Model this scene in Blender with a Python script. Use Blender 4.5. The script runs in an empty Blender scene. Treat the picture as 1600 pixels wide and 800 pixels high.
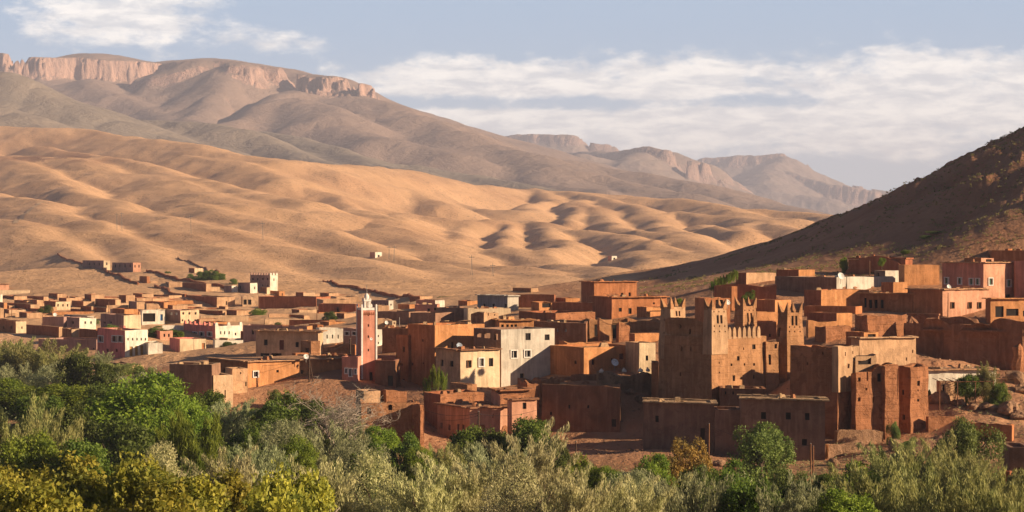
import bpy, math, random
import numpy as np
from mathutils import Vector
rnd = random.Random(7)
npr = np.random.default_rng(11)
sc = bpy.context.scene
COL = sc.collection
F, CX, CY, CAMZ = 3000.0, 800.0, 400.0, 30.0      # focal length in photo pixels, image centre, eye height

# ---------------------------------------------------------------- camera, sky, sun, exposure
cam = bpy.data.objects.new('camera', bpy.data.cameras.new('camera'))
COL.objects.link(cam); sc.camera = cam
cam.location = (0, 0, CAMZ); cam.rotation_euler = (math.pi/2, 0, 0)
cam.data.sensor_width = 36.0; cam.data.lens = 36.0*F/1600.0
cam.data.clip_start = 1.0; cam.data.clip_end = 60000.0
SUN_AZ, SUN_EL = math.radians(108), math.radians(19.5)     # azimuth from +Y towards +X
sund = Vector((math.sin(SUN_AZ)*math.cos(SUN_EL), math.cos(SUN_AZ)*math.cos(SUN_EL), math.sin(SUN_EL)))
sl = bpy.data.lights.new('sun', 'SUN'); sl.energy = 5.0; sl.angle = math.radians(0.55); sl.color = (1.0, 0.76, 0.50)
so = bpy.data.objects.new('sun', sl); COL.objects.link(so)
so.rotation_euler = sund.to_track_quat('Z', 'Y').to_euler()
sc.view_settings.view_transform = 'Standard'; sc.view_settings.look = 'None'
sc.view_settings.gamma = 1.0; sc.view_settings.use_curve_mapping = False
sc.view_settings.exposure = 0.98
sc.cycles.max_bounces = 6; sc.cycles.diffuse_bounces = 2; sc.cycles.transmission_bounces = 3
sc.cycles.volume_bounces = 0; sc.cycles.use_denoising = True
try: sc.cycles.denoising_prefilter = 'ACCURATE'
except Exception: pass

class NT:
    """small helper to wire node trees"""
    def __init__(s, tree): s.t = tree; s.t.nodes.clear()
    def n(s, kind, **kw):
        nd = s.t.nodes.new(kind)
        for k, v in kw.items(): setattr(nd, k, v)
        return nd
    def l(s, a, b): s.t.links.new(a, b)
    def math(s, op, a, b=None, c=None, clamp=False):
        nd = s.n('ShaderNodeMath', operation=op, use_clamp=clamp)
        for i, v in enumerate((a, b, c)):
            if v is None: continue
            if isinstance(v, (int, float)): nd.inputs[i].default_value = v
            else: s.l(v, nd.inputs[i])
        return nd.outputs[0]
    def sstep(s, v, a, b):
        nd = s.n('ShaderNodeMapRange', interpolation_type='SMOOTHSTEP')
        s.l(v, nd.inputs[0]); nd.inputs[1].default_value = a; nd.inputs[2].default_value = b
        return nd.outputs[0]
    def noise(s, vec, scale, detail=4.0, rough=0.55, dist=0.0):
        nd = s.n('ShaderNodeTexNoise'); s.l(vec, nd.inputs['Vector'])
        nd.inputs['Scale'].default_value = scale; nd.inputs['Detail'].default_value = detail
        nd.inputs['Roughness'].default_value = rough; nd.inputs['Distortion'].default_value = dist
        return nd.outputs[0]
    def mix(s, f, a, b, blend='MIX'):
        nd = s.n('ShaderNodeMix', data_type='RGBA', blend_type=blend)
        if isinstance(f, (int, float)): nd.inputs[0].default_value = f
        else: s.l(f, nd.inputs[0])
        for i, v in ((6, a), (7, b)):
            if isinstance(v, tuple): nd.inputs[i].default_value = (*v[:3], 1)
            else: s.l(v, nd.inputs[i])
        return nd.outputs[2]
    def scalev(s, vec, sx, sy, sz):
        nd = s.n('ShaderNodeMapping'); s.l(vec, nd.inputs[0]); nd.inputs['Scale'].default_value = (sx, sy, sz)
        return nd.outputs[0]

w = bpy.data.worlds.new('World'); sc.world = w; w.use_nodes = True
t = NT(w.node_tree)
sky = t.n('ShaderNodeTexSky', sky_type='NISHITA', sun_disc=False, sun_elevation=SUN_EL, sun_rotation=SUN_AZ,
          altitude=1500.0, air_density=1.0, dust_density=1.4, ozone_density=1.6)
gen = t.n('ShaderNodeTexCoord').outputs['Generated']
sx = t.n('ShaderNodeSeparateXYZ'); t.l(gen, sx.inputs[0])
X, Y_, Z = sx.outputs
hor = t.math('SQRT', t.math('ADD', t.math('MULTIPLY', X, X), t.math('MULTIPLY', Y_, Y_)))
el = t.math('DIVIDE', Z, t.math('MAXIMUM', hor, 0.02))
az = t.math('ARCTAN2', X, Y_)
cv = t.n('ShaderNodeCombineXYZ'); t.l(az, cv.inputs[0]); t.l(el, cv.inputs[1])
big = t.noise(t.scalev(cv.outputs[0], 17.0, 40.0, 1), 1.0, 9.0, 0.62, 0.2)
fine = t.noise(t.scalev(cv.outputs[0], 60.0, 130.0, 1), 1.0, 8.0, 0.66, 0.2)
fld = t.math('ADD', t.math('MULTIPLY', big, 0.66), t.math('MULTIPLY', fine, 0.34))
def bell(v, a, b, c, d): return t.math('MULTIPLY', t.sstep(v, a, b), t.math('SUBTRACT', 1.0, t.sstep(v, c, d)))
bank = t.math('MULTIPLY', bell(el, 0.036, 0.066, 0.090, 0.117), t.sstep(az, -0.14, -0.03))   # the long bank over the valley
gapb = t.math('MULTIPLY', bell(el, 0.074, 0.0785, 0.080, 0.086), bell(az, -0.09, -0.06, 0.09, 0.2))
wl = t.math('MULTIPLY', bell(el, 0.088, 0.116, 0.14, 0.17), bell(az, -0.285, -0.215, -0.19, -0.115))
wm = t.math('MULTIPLY', bell(el, 0.098, 0.110, 0.114, 0.126), bell(az, -0.165, -0.13, -0.11, -0.07))
wr = t.math('MULTIPLY', bell(el, 0.040, 0.050, 0.060, 0.075), bell(az, 0.10, 0.14, 0.20, 0.24))
cover = t.math('ADD', t.math('ADD', t.math('MULTIPLY', bank, 0.315), t.math('MULTIPLY', wl, 0.27)), t.math('ADD', t.math('MULTIPLY', wm, 0.17), t.math('MULTIPLY', gapb, -0.2)))
cover = t.math('ADD', cover, t.math('MULTIPLY', t.math('SUBTRACT', 1.0, t.sstep(el, 0.14, 0.30)), 0.0))
dens = t.sstep(t.math('ADD', fld, cover), 0.60, 0.78)
shade = t.sstep(t.noise(t.scalev(cv.outputs[0], 34.0, 130.0, 1), 1.0, 7.0, 0.66, 0.3), 0.36, 0.64)
ccol = t.mix(shade, (9.2, 9.4, 9.7), (14.2, 13.5, 12.6))
lowh = t.math('SUBTRACT', 1.0, t.sstep(el, 0.0, 0.16))
def bell(v, a, b, c, d): return t.math('MULTIPLY', t.sstep(v, a, b), t.math('SUBTRACT', 1.0, t.sstep(v, c, d)))
skyc = t.mix(1.0, sky.outputs[0], (0.48, 0.49, 0.58), 'MULTIPLY')
veil = t.mix(t.sstep(el, 0.01, 0.13), (8.0, 9.3, 10.2), (4.9, 6.9, 9.3))       # the milky air low over the horizon
front = bell(az, -0.9, -0.45, 0.45, 0.9)                   # kept to the viewed sky, so it adds little light to the shade
skyc = t.mix(t.math('MULTIPLY', t.math('MULTIPLY', t.math('SUBTRACT', 1.0, t.sstep(el, 0.13, 0.30)), 0.85), front), skyc, veil)
out = t.mix(t.math('MULTIPLY', dens, 0.92), skyc, ccol)
bg = t.n('ShaderNodeBackground'); t.l(out, bg.inputs[0]); bg.inputs[1].default_value = 0.05
wo = t.n('ShaderNodeOutputWorld'); t.l(bg.outputs[0], wo.inputs[0])

# ---------------------------------------------------------------- materials
MATS = {}
def principled(name):
    m = bpy.data.materials.new(name); m.use_nodes = True
    t = NT(m.node_tree)
    b = t.n('ShaderNodeBsdfPrincipled'); o = t.n('ShaderNodeOutputMaterial'); t.l(b.outputs[0], o.inputs[0])
    b.inputs['Roughness'].default_value = 0.95
    b.inputs['Specular IOR Level'].default_value = 0.12
    MATS[name] = m
    return m, t, b
def bump(t, b, h, dist, strength=1.0):
    n = t.n('ShaderNodeBump'); n.inputs['Strength'].default_value = strength; n.inputs['Distance'].default_value = dist
    t.l(h, n.inputs['Height']); t.l(n.outputs[0], b.inputs['Normal'])
def mud(name, c, c2=None, c3=None, rough=0.05, course=0.0, patch=0.35):
    """earth plaster or rammed earth: blotches, rain streaks, lift lines, worn patches, straw speckle"""
    m, t, b = principled(name)
    c2 = c2 or tuple(v*0.58 for v in c); c3 = c3 or tuple(min(1, v*1.28+0.02) for v in c)
    p = t.n('ShaderNodeNewGeometry').outputs['Position']
    blotch = t.sstep(t.noise(p, 0.28, 6, 0.62, 0.4), 0.30, 0.72)
    streak = t.sstep(t.noise(t.scalev(p, 1.6, 1.6, 0.16), 1.0, 5, 0.6, 0.2), 0.40, 0.75)
    worn = t.sstep(t.noise(p, 0.62, 7, 0.68, 0.7), 0.51, 0.60)
    speck = t.noise(p, 9.0, 5, 0.7)
    col = t.mix(blotch, c2, c)
    col = t.mix(t.math('MULTIPLY', streak, 0.6), col, c3)
    col = t.mix(t.math('MULTIPLY', worn, min(1, patch*1.5)), col, tuple(v*0.60 for v in c))
    col = t.mix(t.math('MULTIPLY', t.sstep(speck, 0.40, 0.75), 0.35), col, tuple(v*0.55 for v in c))
    h = t.math('ADD', t.math('MULTIPLY', t.noise(p, 1.3, 7, 0.65), 0.6), t.math('MULTIPLY', speck, 0.25))
    h = t.math('SUBTRACT', h, t.math('MULTIPLY', worn, 0.16*patch*2))
    if course:
        s = t.n('ShaderNodeSeparateXYZ'); t.l(p, s.inputs[0])
        zz = t.math('ADD', s.outputs[2], t.math('MULTIPLY', t.noise(p, 0.4, 2), 0.35))
        line = t.math('ABSOLUTE', t.math('SUBTRACT', t.math('FRACT', t.math('DIVIDE', zz, course)), 0.5))
        ln = t.sstep(line, 0.40, 0.49)
        h = t.math('SUBTRACT', h, t.math('MULTIPLY', ln, 0.10))
        col = t.mix(t.math('MULTIPLY', t.math('MULTIPLY', ln, t.sstep(t.noise(p, 0.5, 4, 0.6), 0.40, 0.65)), 0.38), col, tuple(v*0.5 for v in c))
    t.l(col, b.inputs['Base Color']); bump(t, b, h, rough*4, 0.8)
    return m
def plain(name, c, rough=0.8, vary=0.25, scale=3.0, spec=0.2, metal=0.0):
    m, t, b = principled(name)
    p = t.n('ShaderNodeNewGeometry').outputs['Position']
    t.l(t.mix(t.sstep(t.noise(p, scale, 5, 0.6), 0.3, 0.75), tuple(v*(1-vary) for v in c), c), b.inputs['Base Color'])
    b.inputs['Roughness'].default_value = rough; b.inputs['Specular IOR Level'].default_value = spec
    b.inputs['Metallic'].default_value = metal
    return m
mud('rust', (0.47, 0.19, 0.082)); mud('orange', (0.58, 0.27, 0.115)); mud('red', (0.38, 0.14, 0.07))
mud('adobe', (0.40, 0.175, 0.085), rough=0.10, course=0.9, patch=0.6); mud('brick', (0.43, 0.21, 0.105), rough=0.09, course=0.45, patch=0.6)
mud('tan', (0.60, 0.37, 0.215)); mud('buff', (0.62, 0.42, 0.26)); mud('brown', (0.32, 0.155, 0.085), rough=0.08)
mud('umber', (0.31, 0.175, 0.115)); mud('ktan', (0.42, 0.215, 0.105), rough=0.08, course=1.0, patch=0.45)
mud('kpale', (0.50, 0.31, 0.18), rough=0.06); mud('cream', (0.72, 0.55, 0.36), patch=0.15); mud('white', (0.84, 0.75, 0.62), patch=0.10)
mud('pink', (0.60, 0.26, 0.18), patch=0.10, rough=0.02); mud('salmon', (0.60, 0.31, 0.20), patch=0.22); mud('mauve', (0.40, 0.24, 0.20), patch=0.15)
mud('grey', (0.33, 0.31, 0.31), patch=0.18, rough=0.03); mud('concrete', (0.56, 0.50, 0.42), patch=0.15, rough=0.03)
mud('rose', (0.72, 0.25, 0.205), patch=0.08, rough=0.015)
mud('stone', (0.42, 0.25, 0.15), rough=0.25, patch=0.8); mud('roofmud', (0.50, 0.28, 0.155), rough=0.08); mud('straw', (0.50, 0.33, 0.19), rough=0.2, patch=0.7)
plain('dark', (0.018, 0.012, 0.010)); plain('glass', (0.035, 0.035, 0.04), 0.25, 0.3, 2.0, 0.5); plain('paint', (0.78, 0.72, 0.66))
plain('green', (0.07, 0.22, 0.14)); plain('doorred', (0.17, 0.055, 0.04)); plain('doorblue', (0.05, 0.20, 0.50)); plain('wood', (0.24, 0.11, 0.055), 0.85, 0.4, 6)
plain('darkwood', (0.075, 0.045, 0.03)); plain('dish', (0.78, 0.76, 0.72), 0.5); plain('metal', (0.33, 0.30, 0.27), 0.5, 0.3, 4, 0.4, 0.4)
plain('bark', (0.12, 0.085, 0.06), 0.9, 0.4, 5); plain('palebark', (0.42, 0.35, 0.28), 0.9, 0.35, 5); plain('ochredoor', (0.50, 0.30, 0.10))
plain('wire', (0.03, 0.027, 0.025)); plain('bluedish', (0.35, 0.42, 0.50), 0.6); plain('sack', (0.70, 0.62, 0.52))

# ---------------------------------------------------------------- noise in numpy
def _h(ix, iy, iz):
    n = (ix.astype(np.int64)*374761393 + iy.astype(np.int64)*668265263 + iz.astype(np.int64)*2147483647) & 0x7fffffff
    n = ((n ^ (n >> 13))*1274126177) & 0x7fffffff
    n = ((n ^ (n >> 16))*1911520717) & 0x7fffffff
    return ((n ^ (n >> 15)) & 0xffff)/32767.5 - 1.0
def vnoise(x, y, z=None):
    x = np.asarray(x, float); y = np.asarray(y, float); z = np.zeros_like(x) if z is None else np.asarray(z, float)
    ix, iy, iz = np.floor(x), np.floor(y), np.floor(z)
    fx, fy, fz = x-ix, y-iy, z-iz
    fx, fy, fz = (f*f*f*(f*(f*6-15)+10) for f in (fx, fy, fz))
    def L(dz):
        a = _h(ix, iy, iz+dz)*(1-fx) + _h(ix+1, iy, iz+dz)*fx
        b = _h(ix, iy+1, iz+dz)*(1-fx) + _h(ix+1, iy+1, iz+dz)*fx
        return a*(1-fy) + b*fy
    if not np.any(fz): return L(0)
    return L(0)*(1-fz) + L(1)*fz
def fbm(x, y, oct=4, z=None, gain=0.5):
    s = 0; a = 1.0; f = 1.0
    for k in range(oct):
        s = s + a*vnoise(x*f+17.3*k, y*f-9.1*k, None if z is None else z*f); a *= gain; f *= 2.03
    return s
def sst(x, a, b):
    q = np.clip((x-a)/(b-a), 0, 1); return q*q*(3-2*q)

# ---------------------------------------------------------------- objects
def tag(o, label=None, cat=None, group=None, kind=None):
    if label: o['label'] = label
    if cat: o['category'] = cat
    if group: o['group'] = group
    if kind: o['kind'] = kind
    return o
def link_mesh(name, V, Fc, mats, parent=None, loc=(0, 0, 0), midx=None, smooth=False):
    me = bpy.data.meshes.new(name)
    V = np.asarray(V, dtype=np.float64).reshape(-1, 3) - np.asarray(loc, float)
    me.from_pydata(V.tolist(), [], Fc)
    for m in mats: me.materials.append(MATS[m])
    if midx is not None: me.polygons.foreach_set('material_index', midx)
    if smooth: me.polygons.foreach_set('use_smooth', [True]*len(me.polygons))
    me.update()
    o = bpy.data.objects.new(name, me); COL.objects.link(o)
    if parent is not None: o.parent = parent
    else: o.location = loc
    return o
def empty(name, loc):
    o = bpy.data.objects.new(name, None); COL.objects.link(o); o.location = loc; o.empty_display_size = 0.5
    return o
class MB:
    """collects shapes in world coordinates and links them as ONE mesh"""
    def __init__(s): s.V = []; s.Fc = []; s.M = []; s.mats = []
    def mi(s, m):
        if m not in s.mats: s.mats.append(m)
        return s.mats.index(m)
    def add(s, V, Fc, m):
        o = len(s.V); s.V += [tuple(v) for v in V]; k = s.mi(m)
        for f in Fc: s.Fc.append([i+o for i in f]); s.M.append(k)
    def obox(s, c, ex, ey, hx, hy, z0, z1, m, top=1.0):
        """box around c with horizontal unit axes ex, ey, half sizes hx, hy"""
        V = []
        for z, k in ((z0, 1.0), (z1, top)):
            for a, b in ((-1, -1), (1, -1), (1, 1), (-1, 1)):
                V.append((c[0]+ex[0]*a*hx*k+ey[0]*b*hy*k, c[1]+ex[1]*a*hx*k+ey[1]*b*hy*k, z))
        s.add(V, [(3, 2, 1, 0), (4, 5, 6, 7), (0, 1, 5, 4), (1, 2, 6, 5), (2, 3, 7, 6), (3, 0, 4, 7)], m)
    def tube(s, pts, rad, m, n=6, cap=True):
        pts = [np.asarray(p, float) for p in pts]
        if not hasattr(rad, '__len__'): rad = [rad]*len(pts)
        V = []; Fc = []
        for i, p in enumerate(pts):
            d = pts[min(i+1, len(pts)-1)] - pts[max(i-1, 0)]; d /= (np.linalg.norm(d)+1e-9)
            a = np.cross(d, (0, 0, 1)) if abs(d[2]) < 0.95 else np.cross(d, (1, 0, 0)); a /= np.linalg.norm(a); b = np.cross(d, a)
            for k in range(n):
                q = 2*math.pi*k/n; V.append(p + rad[i]*(a*math.cos(q)+b*math.sin(q)))
        for i in range(len(pts)-1):
            for k in range(n):
                k2 = (k+1) % n; Fc.append((i*n+k, i*n+k2, (i+1)*n+k2, (i+1)*n+k))
        if cap: Fc.append(tuple(range((len(pts)-1)*n, len(pts)*n))); Fc.append(tuple(range(n))[::-1])
        s.add(V, Fc, m)
    def lathe(s, c, prof, m, n=14):
        V = []; Fc = []
        for r, z in prof:
            for k in range(n):
                q = 2*math.pi*k/n; V.append((c[0]+r*math.cos(q), c[1]+r*math.sin(q), c[2]+z))
        for i in range(len(prof)-1):
            for k in range(n):
                k2 = (k+1) % n; Fc.append((i*n+k, i*n+k2, (i+1)*n+k2, (i+1)*n+k))
        s.add(V, Fc, m)
    def build(s, name, parent=None, loc=(0, 0, 0), smooth=False, warp=None):
        V = np.asarray(s.V, float)
        if warp: V = warp(V)
        return link_mesh(name, V, s.Fc, s.mats, parent, loc, s.M, smooth)
def pix(px, py, Y): return np.array(((px-CX)*Y/F, Y, CAMZ-(py-CY)*Y/F))
# ---------------------------------------------------------------- the village as data: pixel edges, distance, turn, plaster, openings
HOUSES = []
def H(label, xl, xc, xr, yt, yb, Y, th=28, m='rust', name='house', cat=None, **k):
    HOUSES.append(dict(label=label, xl=xl, xc=xc, xr=xr, yt=yt, yb=yb, Y=Y, th=th, m=m, name=name, cat=cat or name.split('_')[-1], **k))
# openings: (face, px, py, width px, height px, style)
def row(face, xs, y, w, h, style='hole'): return [(face, x, y, w, h, style) for x in xs]

# --- far slope, upper left
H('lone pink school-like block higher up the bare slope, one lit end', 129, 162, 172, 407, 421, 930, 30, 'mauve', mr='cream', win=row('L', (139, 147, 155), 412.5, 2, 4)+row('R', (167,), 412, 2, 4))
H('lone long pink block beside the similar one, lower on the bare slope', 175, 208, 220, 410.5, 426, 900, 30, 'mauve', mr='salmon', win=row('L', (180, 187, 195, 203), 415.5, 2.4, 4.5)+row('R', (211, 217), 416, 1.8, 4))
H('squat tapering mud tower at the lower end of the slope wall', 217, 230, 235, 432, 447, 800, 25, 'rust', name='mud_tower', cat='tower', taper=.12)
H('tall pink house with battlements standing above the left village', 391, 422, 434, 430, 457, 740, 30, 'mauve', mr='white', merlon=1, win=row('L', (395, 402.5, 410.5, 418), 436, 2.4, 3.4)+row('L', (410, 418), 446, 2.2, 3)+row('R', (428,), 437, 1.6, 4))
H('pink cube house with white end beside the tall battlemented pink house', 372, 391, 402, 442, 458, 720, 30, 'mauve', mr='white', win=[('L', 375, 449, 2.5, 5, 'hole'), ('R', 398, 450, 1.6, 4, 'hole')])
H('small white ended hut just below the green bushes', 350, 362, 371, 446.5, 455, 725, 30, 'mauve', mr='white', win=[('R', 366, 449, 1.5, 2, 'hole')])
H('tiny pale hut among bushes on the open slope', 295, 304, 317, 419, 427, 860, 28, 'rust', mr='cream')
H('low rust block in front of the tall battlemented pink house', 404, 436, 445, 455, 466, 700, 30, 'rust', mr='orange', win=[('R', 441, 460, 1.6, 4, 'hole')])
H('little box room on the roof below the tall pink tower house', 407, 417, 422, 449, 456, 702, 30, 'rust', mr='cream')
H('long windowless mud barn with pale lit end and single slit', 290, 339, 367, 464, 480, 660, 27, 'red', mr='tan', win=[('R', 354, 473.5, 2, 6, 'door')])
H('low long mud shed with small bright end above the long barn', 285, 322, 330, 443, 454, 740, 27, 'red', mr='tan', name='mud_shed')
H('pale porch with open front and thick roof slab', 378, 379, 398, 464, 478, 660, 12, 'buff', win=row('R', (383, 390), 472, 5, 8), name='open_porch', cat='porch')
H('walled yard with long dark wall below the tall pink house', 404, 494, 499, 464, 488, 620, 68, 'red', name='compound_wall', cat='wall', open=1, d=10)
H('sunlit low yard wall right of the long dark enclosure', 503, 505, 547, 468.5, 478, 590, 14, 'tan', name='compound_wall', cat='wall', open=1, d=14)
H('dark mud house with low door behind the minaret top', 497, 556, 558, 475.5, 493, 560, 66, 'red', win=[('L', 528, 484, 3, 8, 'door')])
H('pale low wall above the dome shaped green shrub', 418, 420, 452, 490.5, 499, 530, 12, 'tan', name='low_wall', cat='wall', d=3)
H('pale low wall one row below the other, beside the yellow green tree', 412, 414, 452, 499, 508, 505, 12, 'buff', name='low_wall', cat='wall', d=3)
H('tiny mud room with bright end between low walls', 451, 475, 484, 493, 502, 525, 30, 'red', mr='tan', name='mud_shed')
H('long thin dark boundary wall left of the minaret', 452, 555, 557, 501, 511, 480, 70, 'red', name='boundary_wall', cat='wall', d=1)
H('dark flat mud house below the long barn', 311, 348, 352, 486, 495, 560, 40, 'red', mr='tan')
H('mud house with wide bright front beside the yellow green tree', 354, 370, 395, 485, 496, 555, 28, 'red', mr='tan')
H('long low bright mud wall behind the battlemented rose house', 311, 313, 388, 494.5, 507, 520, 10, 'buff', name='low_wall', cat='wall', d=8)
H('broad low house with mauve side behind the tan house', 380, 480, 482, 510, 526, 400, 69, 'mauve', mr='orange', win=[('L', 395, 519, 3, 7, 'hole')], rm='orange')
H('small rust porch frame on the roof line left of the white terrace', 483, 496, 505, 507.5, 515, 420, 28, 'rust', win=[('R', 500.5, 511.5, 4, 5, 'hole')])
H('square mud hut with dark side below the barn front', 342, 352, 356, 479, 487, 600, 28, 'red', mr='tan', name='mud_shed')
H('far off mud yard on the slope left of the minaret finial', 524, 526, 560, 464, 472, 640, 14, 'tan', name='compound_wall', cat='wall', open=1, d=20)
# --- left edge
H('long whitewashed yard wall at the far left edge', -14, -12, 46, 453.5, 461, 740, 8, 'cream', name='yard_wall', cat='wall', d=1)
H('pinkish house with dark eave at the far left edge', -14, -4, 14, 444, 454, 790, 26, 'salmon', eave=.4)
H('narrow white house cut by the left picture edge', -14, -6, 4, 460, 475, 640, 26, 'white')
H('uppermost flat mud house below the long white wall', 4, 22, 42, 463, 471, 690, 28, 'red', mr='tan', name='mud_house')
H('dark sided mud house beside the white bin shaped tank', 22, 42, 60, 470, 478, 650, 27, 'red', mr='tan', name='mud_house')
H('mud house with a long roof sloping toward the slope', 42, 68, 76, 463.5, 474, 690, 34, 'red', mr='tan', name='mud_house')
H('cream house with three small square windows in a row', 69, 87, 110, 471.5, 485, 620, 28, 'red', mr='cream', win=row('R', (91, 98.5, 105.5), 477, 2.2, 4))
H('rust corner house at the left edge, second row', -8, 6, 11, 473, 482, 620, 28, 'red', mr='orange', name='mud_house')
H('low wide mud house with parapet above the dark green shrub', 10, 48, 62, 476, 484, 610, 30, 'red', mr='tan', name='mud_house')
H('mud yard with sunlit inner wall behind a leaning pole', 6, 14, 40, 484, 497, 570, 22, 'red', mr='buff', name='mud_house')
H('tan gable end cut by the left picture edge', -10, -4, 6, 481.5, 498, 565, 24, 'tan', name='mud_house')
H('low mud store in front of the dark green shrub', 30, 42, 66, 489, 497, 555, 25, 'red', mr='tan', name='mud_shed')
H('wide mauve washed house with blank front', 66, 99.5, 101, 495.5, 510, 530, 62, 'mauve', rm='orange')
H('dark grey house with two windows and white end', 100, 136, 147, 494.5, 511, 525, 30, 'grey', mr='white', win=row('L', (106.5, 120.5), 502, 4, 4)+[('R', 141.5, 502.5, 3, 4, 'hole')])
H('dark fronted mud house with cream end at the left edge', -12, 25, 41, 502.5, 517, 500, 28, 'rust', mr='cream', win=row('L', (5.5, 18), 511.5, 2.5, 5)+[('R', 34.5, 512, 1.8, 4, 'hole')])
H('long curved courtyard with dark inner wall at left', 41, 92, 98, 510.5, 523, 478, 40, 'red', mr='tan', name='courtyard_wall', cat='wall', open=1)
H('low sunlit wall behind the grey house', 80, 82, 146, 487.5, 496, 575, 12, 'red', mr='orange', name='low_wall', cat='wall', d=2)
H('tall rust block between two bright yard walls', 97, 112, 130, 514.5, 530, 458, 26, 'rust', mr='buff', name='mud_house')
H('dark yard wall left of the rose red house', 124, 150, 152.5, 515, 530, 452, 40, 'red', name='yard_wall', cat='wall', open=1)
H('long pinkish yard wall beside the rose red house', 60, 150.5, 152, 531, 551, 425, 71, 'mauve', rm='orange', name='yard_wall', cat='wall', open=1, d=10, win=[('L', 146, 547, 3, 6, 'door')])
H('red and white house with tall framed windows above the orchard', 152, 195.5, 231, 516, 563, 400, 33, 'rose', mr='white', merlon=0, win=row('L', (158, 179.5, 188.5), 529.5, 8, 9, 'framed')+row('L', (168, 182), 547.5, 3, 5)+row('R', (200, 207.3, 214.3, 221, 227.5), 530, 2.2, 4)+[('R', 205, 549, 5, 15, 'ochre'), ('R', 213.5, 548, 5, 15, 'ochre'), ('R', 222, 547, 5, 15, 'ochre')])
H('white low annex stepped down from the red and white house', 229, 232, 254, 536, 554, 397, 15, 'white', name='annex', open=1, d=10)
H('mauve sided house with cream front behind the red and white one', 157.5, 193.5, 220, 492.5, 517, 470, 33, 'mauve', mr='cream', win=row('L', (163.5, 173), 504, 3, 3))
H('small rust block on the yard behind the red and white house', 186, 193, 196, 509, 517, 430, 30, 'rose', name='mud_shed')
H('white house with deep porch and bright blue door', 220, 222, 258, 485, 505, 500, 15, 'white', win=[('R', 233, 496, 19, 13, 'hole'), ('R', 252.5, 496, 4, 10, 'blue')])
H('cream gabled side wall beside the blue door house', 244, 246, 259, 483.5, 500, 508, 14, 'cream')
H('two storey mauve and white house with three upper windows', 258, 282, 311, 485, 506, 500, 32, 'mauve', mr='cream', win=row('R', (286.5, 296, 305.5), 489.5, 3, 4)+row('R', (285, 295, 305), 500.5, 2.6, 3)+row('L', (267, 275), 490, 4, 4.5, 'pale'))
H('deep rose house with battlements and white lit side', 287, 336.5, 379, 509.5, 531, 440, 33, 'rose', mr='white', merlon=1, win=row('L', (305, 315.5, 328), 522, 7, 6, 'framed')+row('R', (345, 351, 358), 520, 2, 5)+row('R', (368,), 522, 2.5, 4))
H('white arcaded terrace below the battlemented rose house', 333, 336, 402, 532, 556, 423, 11, 'white', name='arcade', cat='terrace', win=row('R', (356, 368, 380, 392), 541, 5, 8))
H('red gate wall with cream lit half beside the sandy track', 253, 281, 322, 530, 551, 418, 24, 'rose', mr='cream', name='gate_wall', cat='wall', open=1, d=9, win=[('R', 318, 541, 5, 10, 'rust')])
H('long low white garden wall behind the gate wall', 252, 254, 288, 508.5, 518, 455, 10, 'white', name='garden_wall', cat='wall', d=1)
H('large tan house with brown eave, red door and open garage', 400, 497, 499.5, 519, 560, 372, 70, 'buff', eave=.5, rm='roofmud', win=[('L', 415.5, 535, 5.5, 9, 'hole'), ('L', 440, 539, 7, 15, 'red'), ('L', 464, 538.5, 5, 8, 'hole'), ('L', 414, 556, 14, 8, 'hole'), ('L', 432, 556, 16, 8, 'hole')])
H('small unplastered orange block against the tan house corner', 470, 486, 500, 533, 559, 355, 28, 'brick', name='outbuilding', win=[('L', 480, 548, 5, 8, 'hole')])
H('open rust shelter with pale post beside the satellite dish', 456, 462, 484, 552, 563, 339.0, 24, 'rust', name='shelter', win=[('R', 472, 558, 15, 7, 'hole')])
H('long rust farmhouse with thin eave in front of tan house', 326, 387, 534.5, 566, 606, 314.0, 34, 'rust', mr='orange', eave=.22, rm='roofmud', win=[('R', 399.5, 584.5, 7, 8, 'framed'), ('R', 434, 580, 4, 4, 'hole'), ('R', 472, 581, 4, 6, 'hole')]+row('L', (334, 341.5, 350), 581, 3, 10))
H('pale lit block with stepped corner in front of the long farmhouse', 307, 333.5, 364, 586.5, 628, 294.0, 26, 'umber', mr='buff', win=[('R', 352, 616, 2, 13, 'hole')])
H('low tan annex joining the pale block to the farmhouse', 352, 363, 387, 576, 612, 303.0, 22, 'tan', mr='tan', name='annex', win=[('R', 376, 583, 2, 3, 'hole'), ('R', 385, 600, 3, 7, 'hole')])
H('big shaded grey brown retaining block above the orchard trees', 265, 331, 333, 570, 642, 294.0, 62, 'umber', rm='buff', name='retaining_block', cat='building', win=[('L', 291, 609, 8, 9, 'patch')])  # umber front, buff top: shade and sunlight put into the plaster
H('low pale garden wall at the orchard edge', 236, 238, 266, 584, 600, 300, 12, 'concrete', name='garden_wall', cat='wall', d=1.2)
H('brown low wall beside the sandy track', 172, 206, 225, 570, 584, 350, 32, 'umber', mr='tan', name='garden_wall', cat='wall', open=1)
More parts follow.
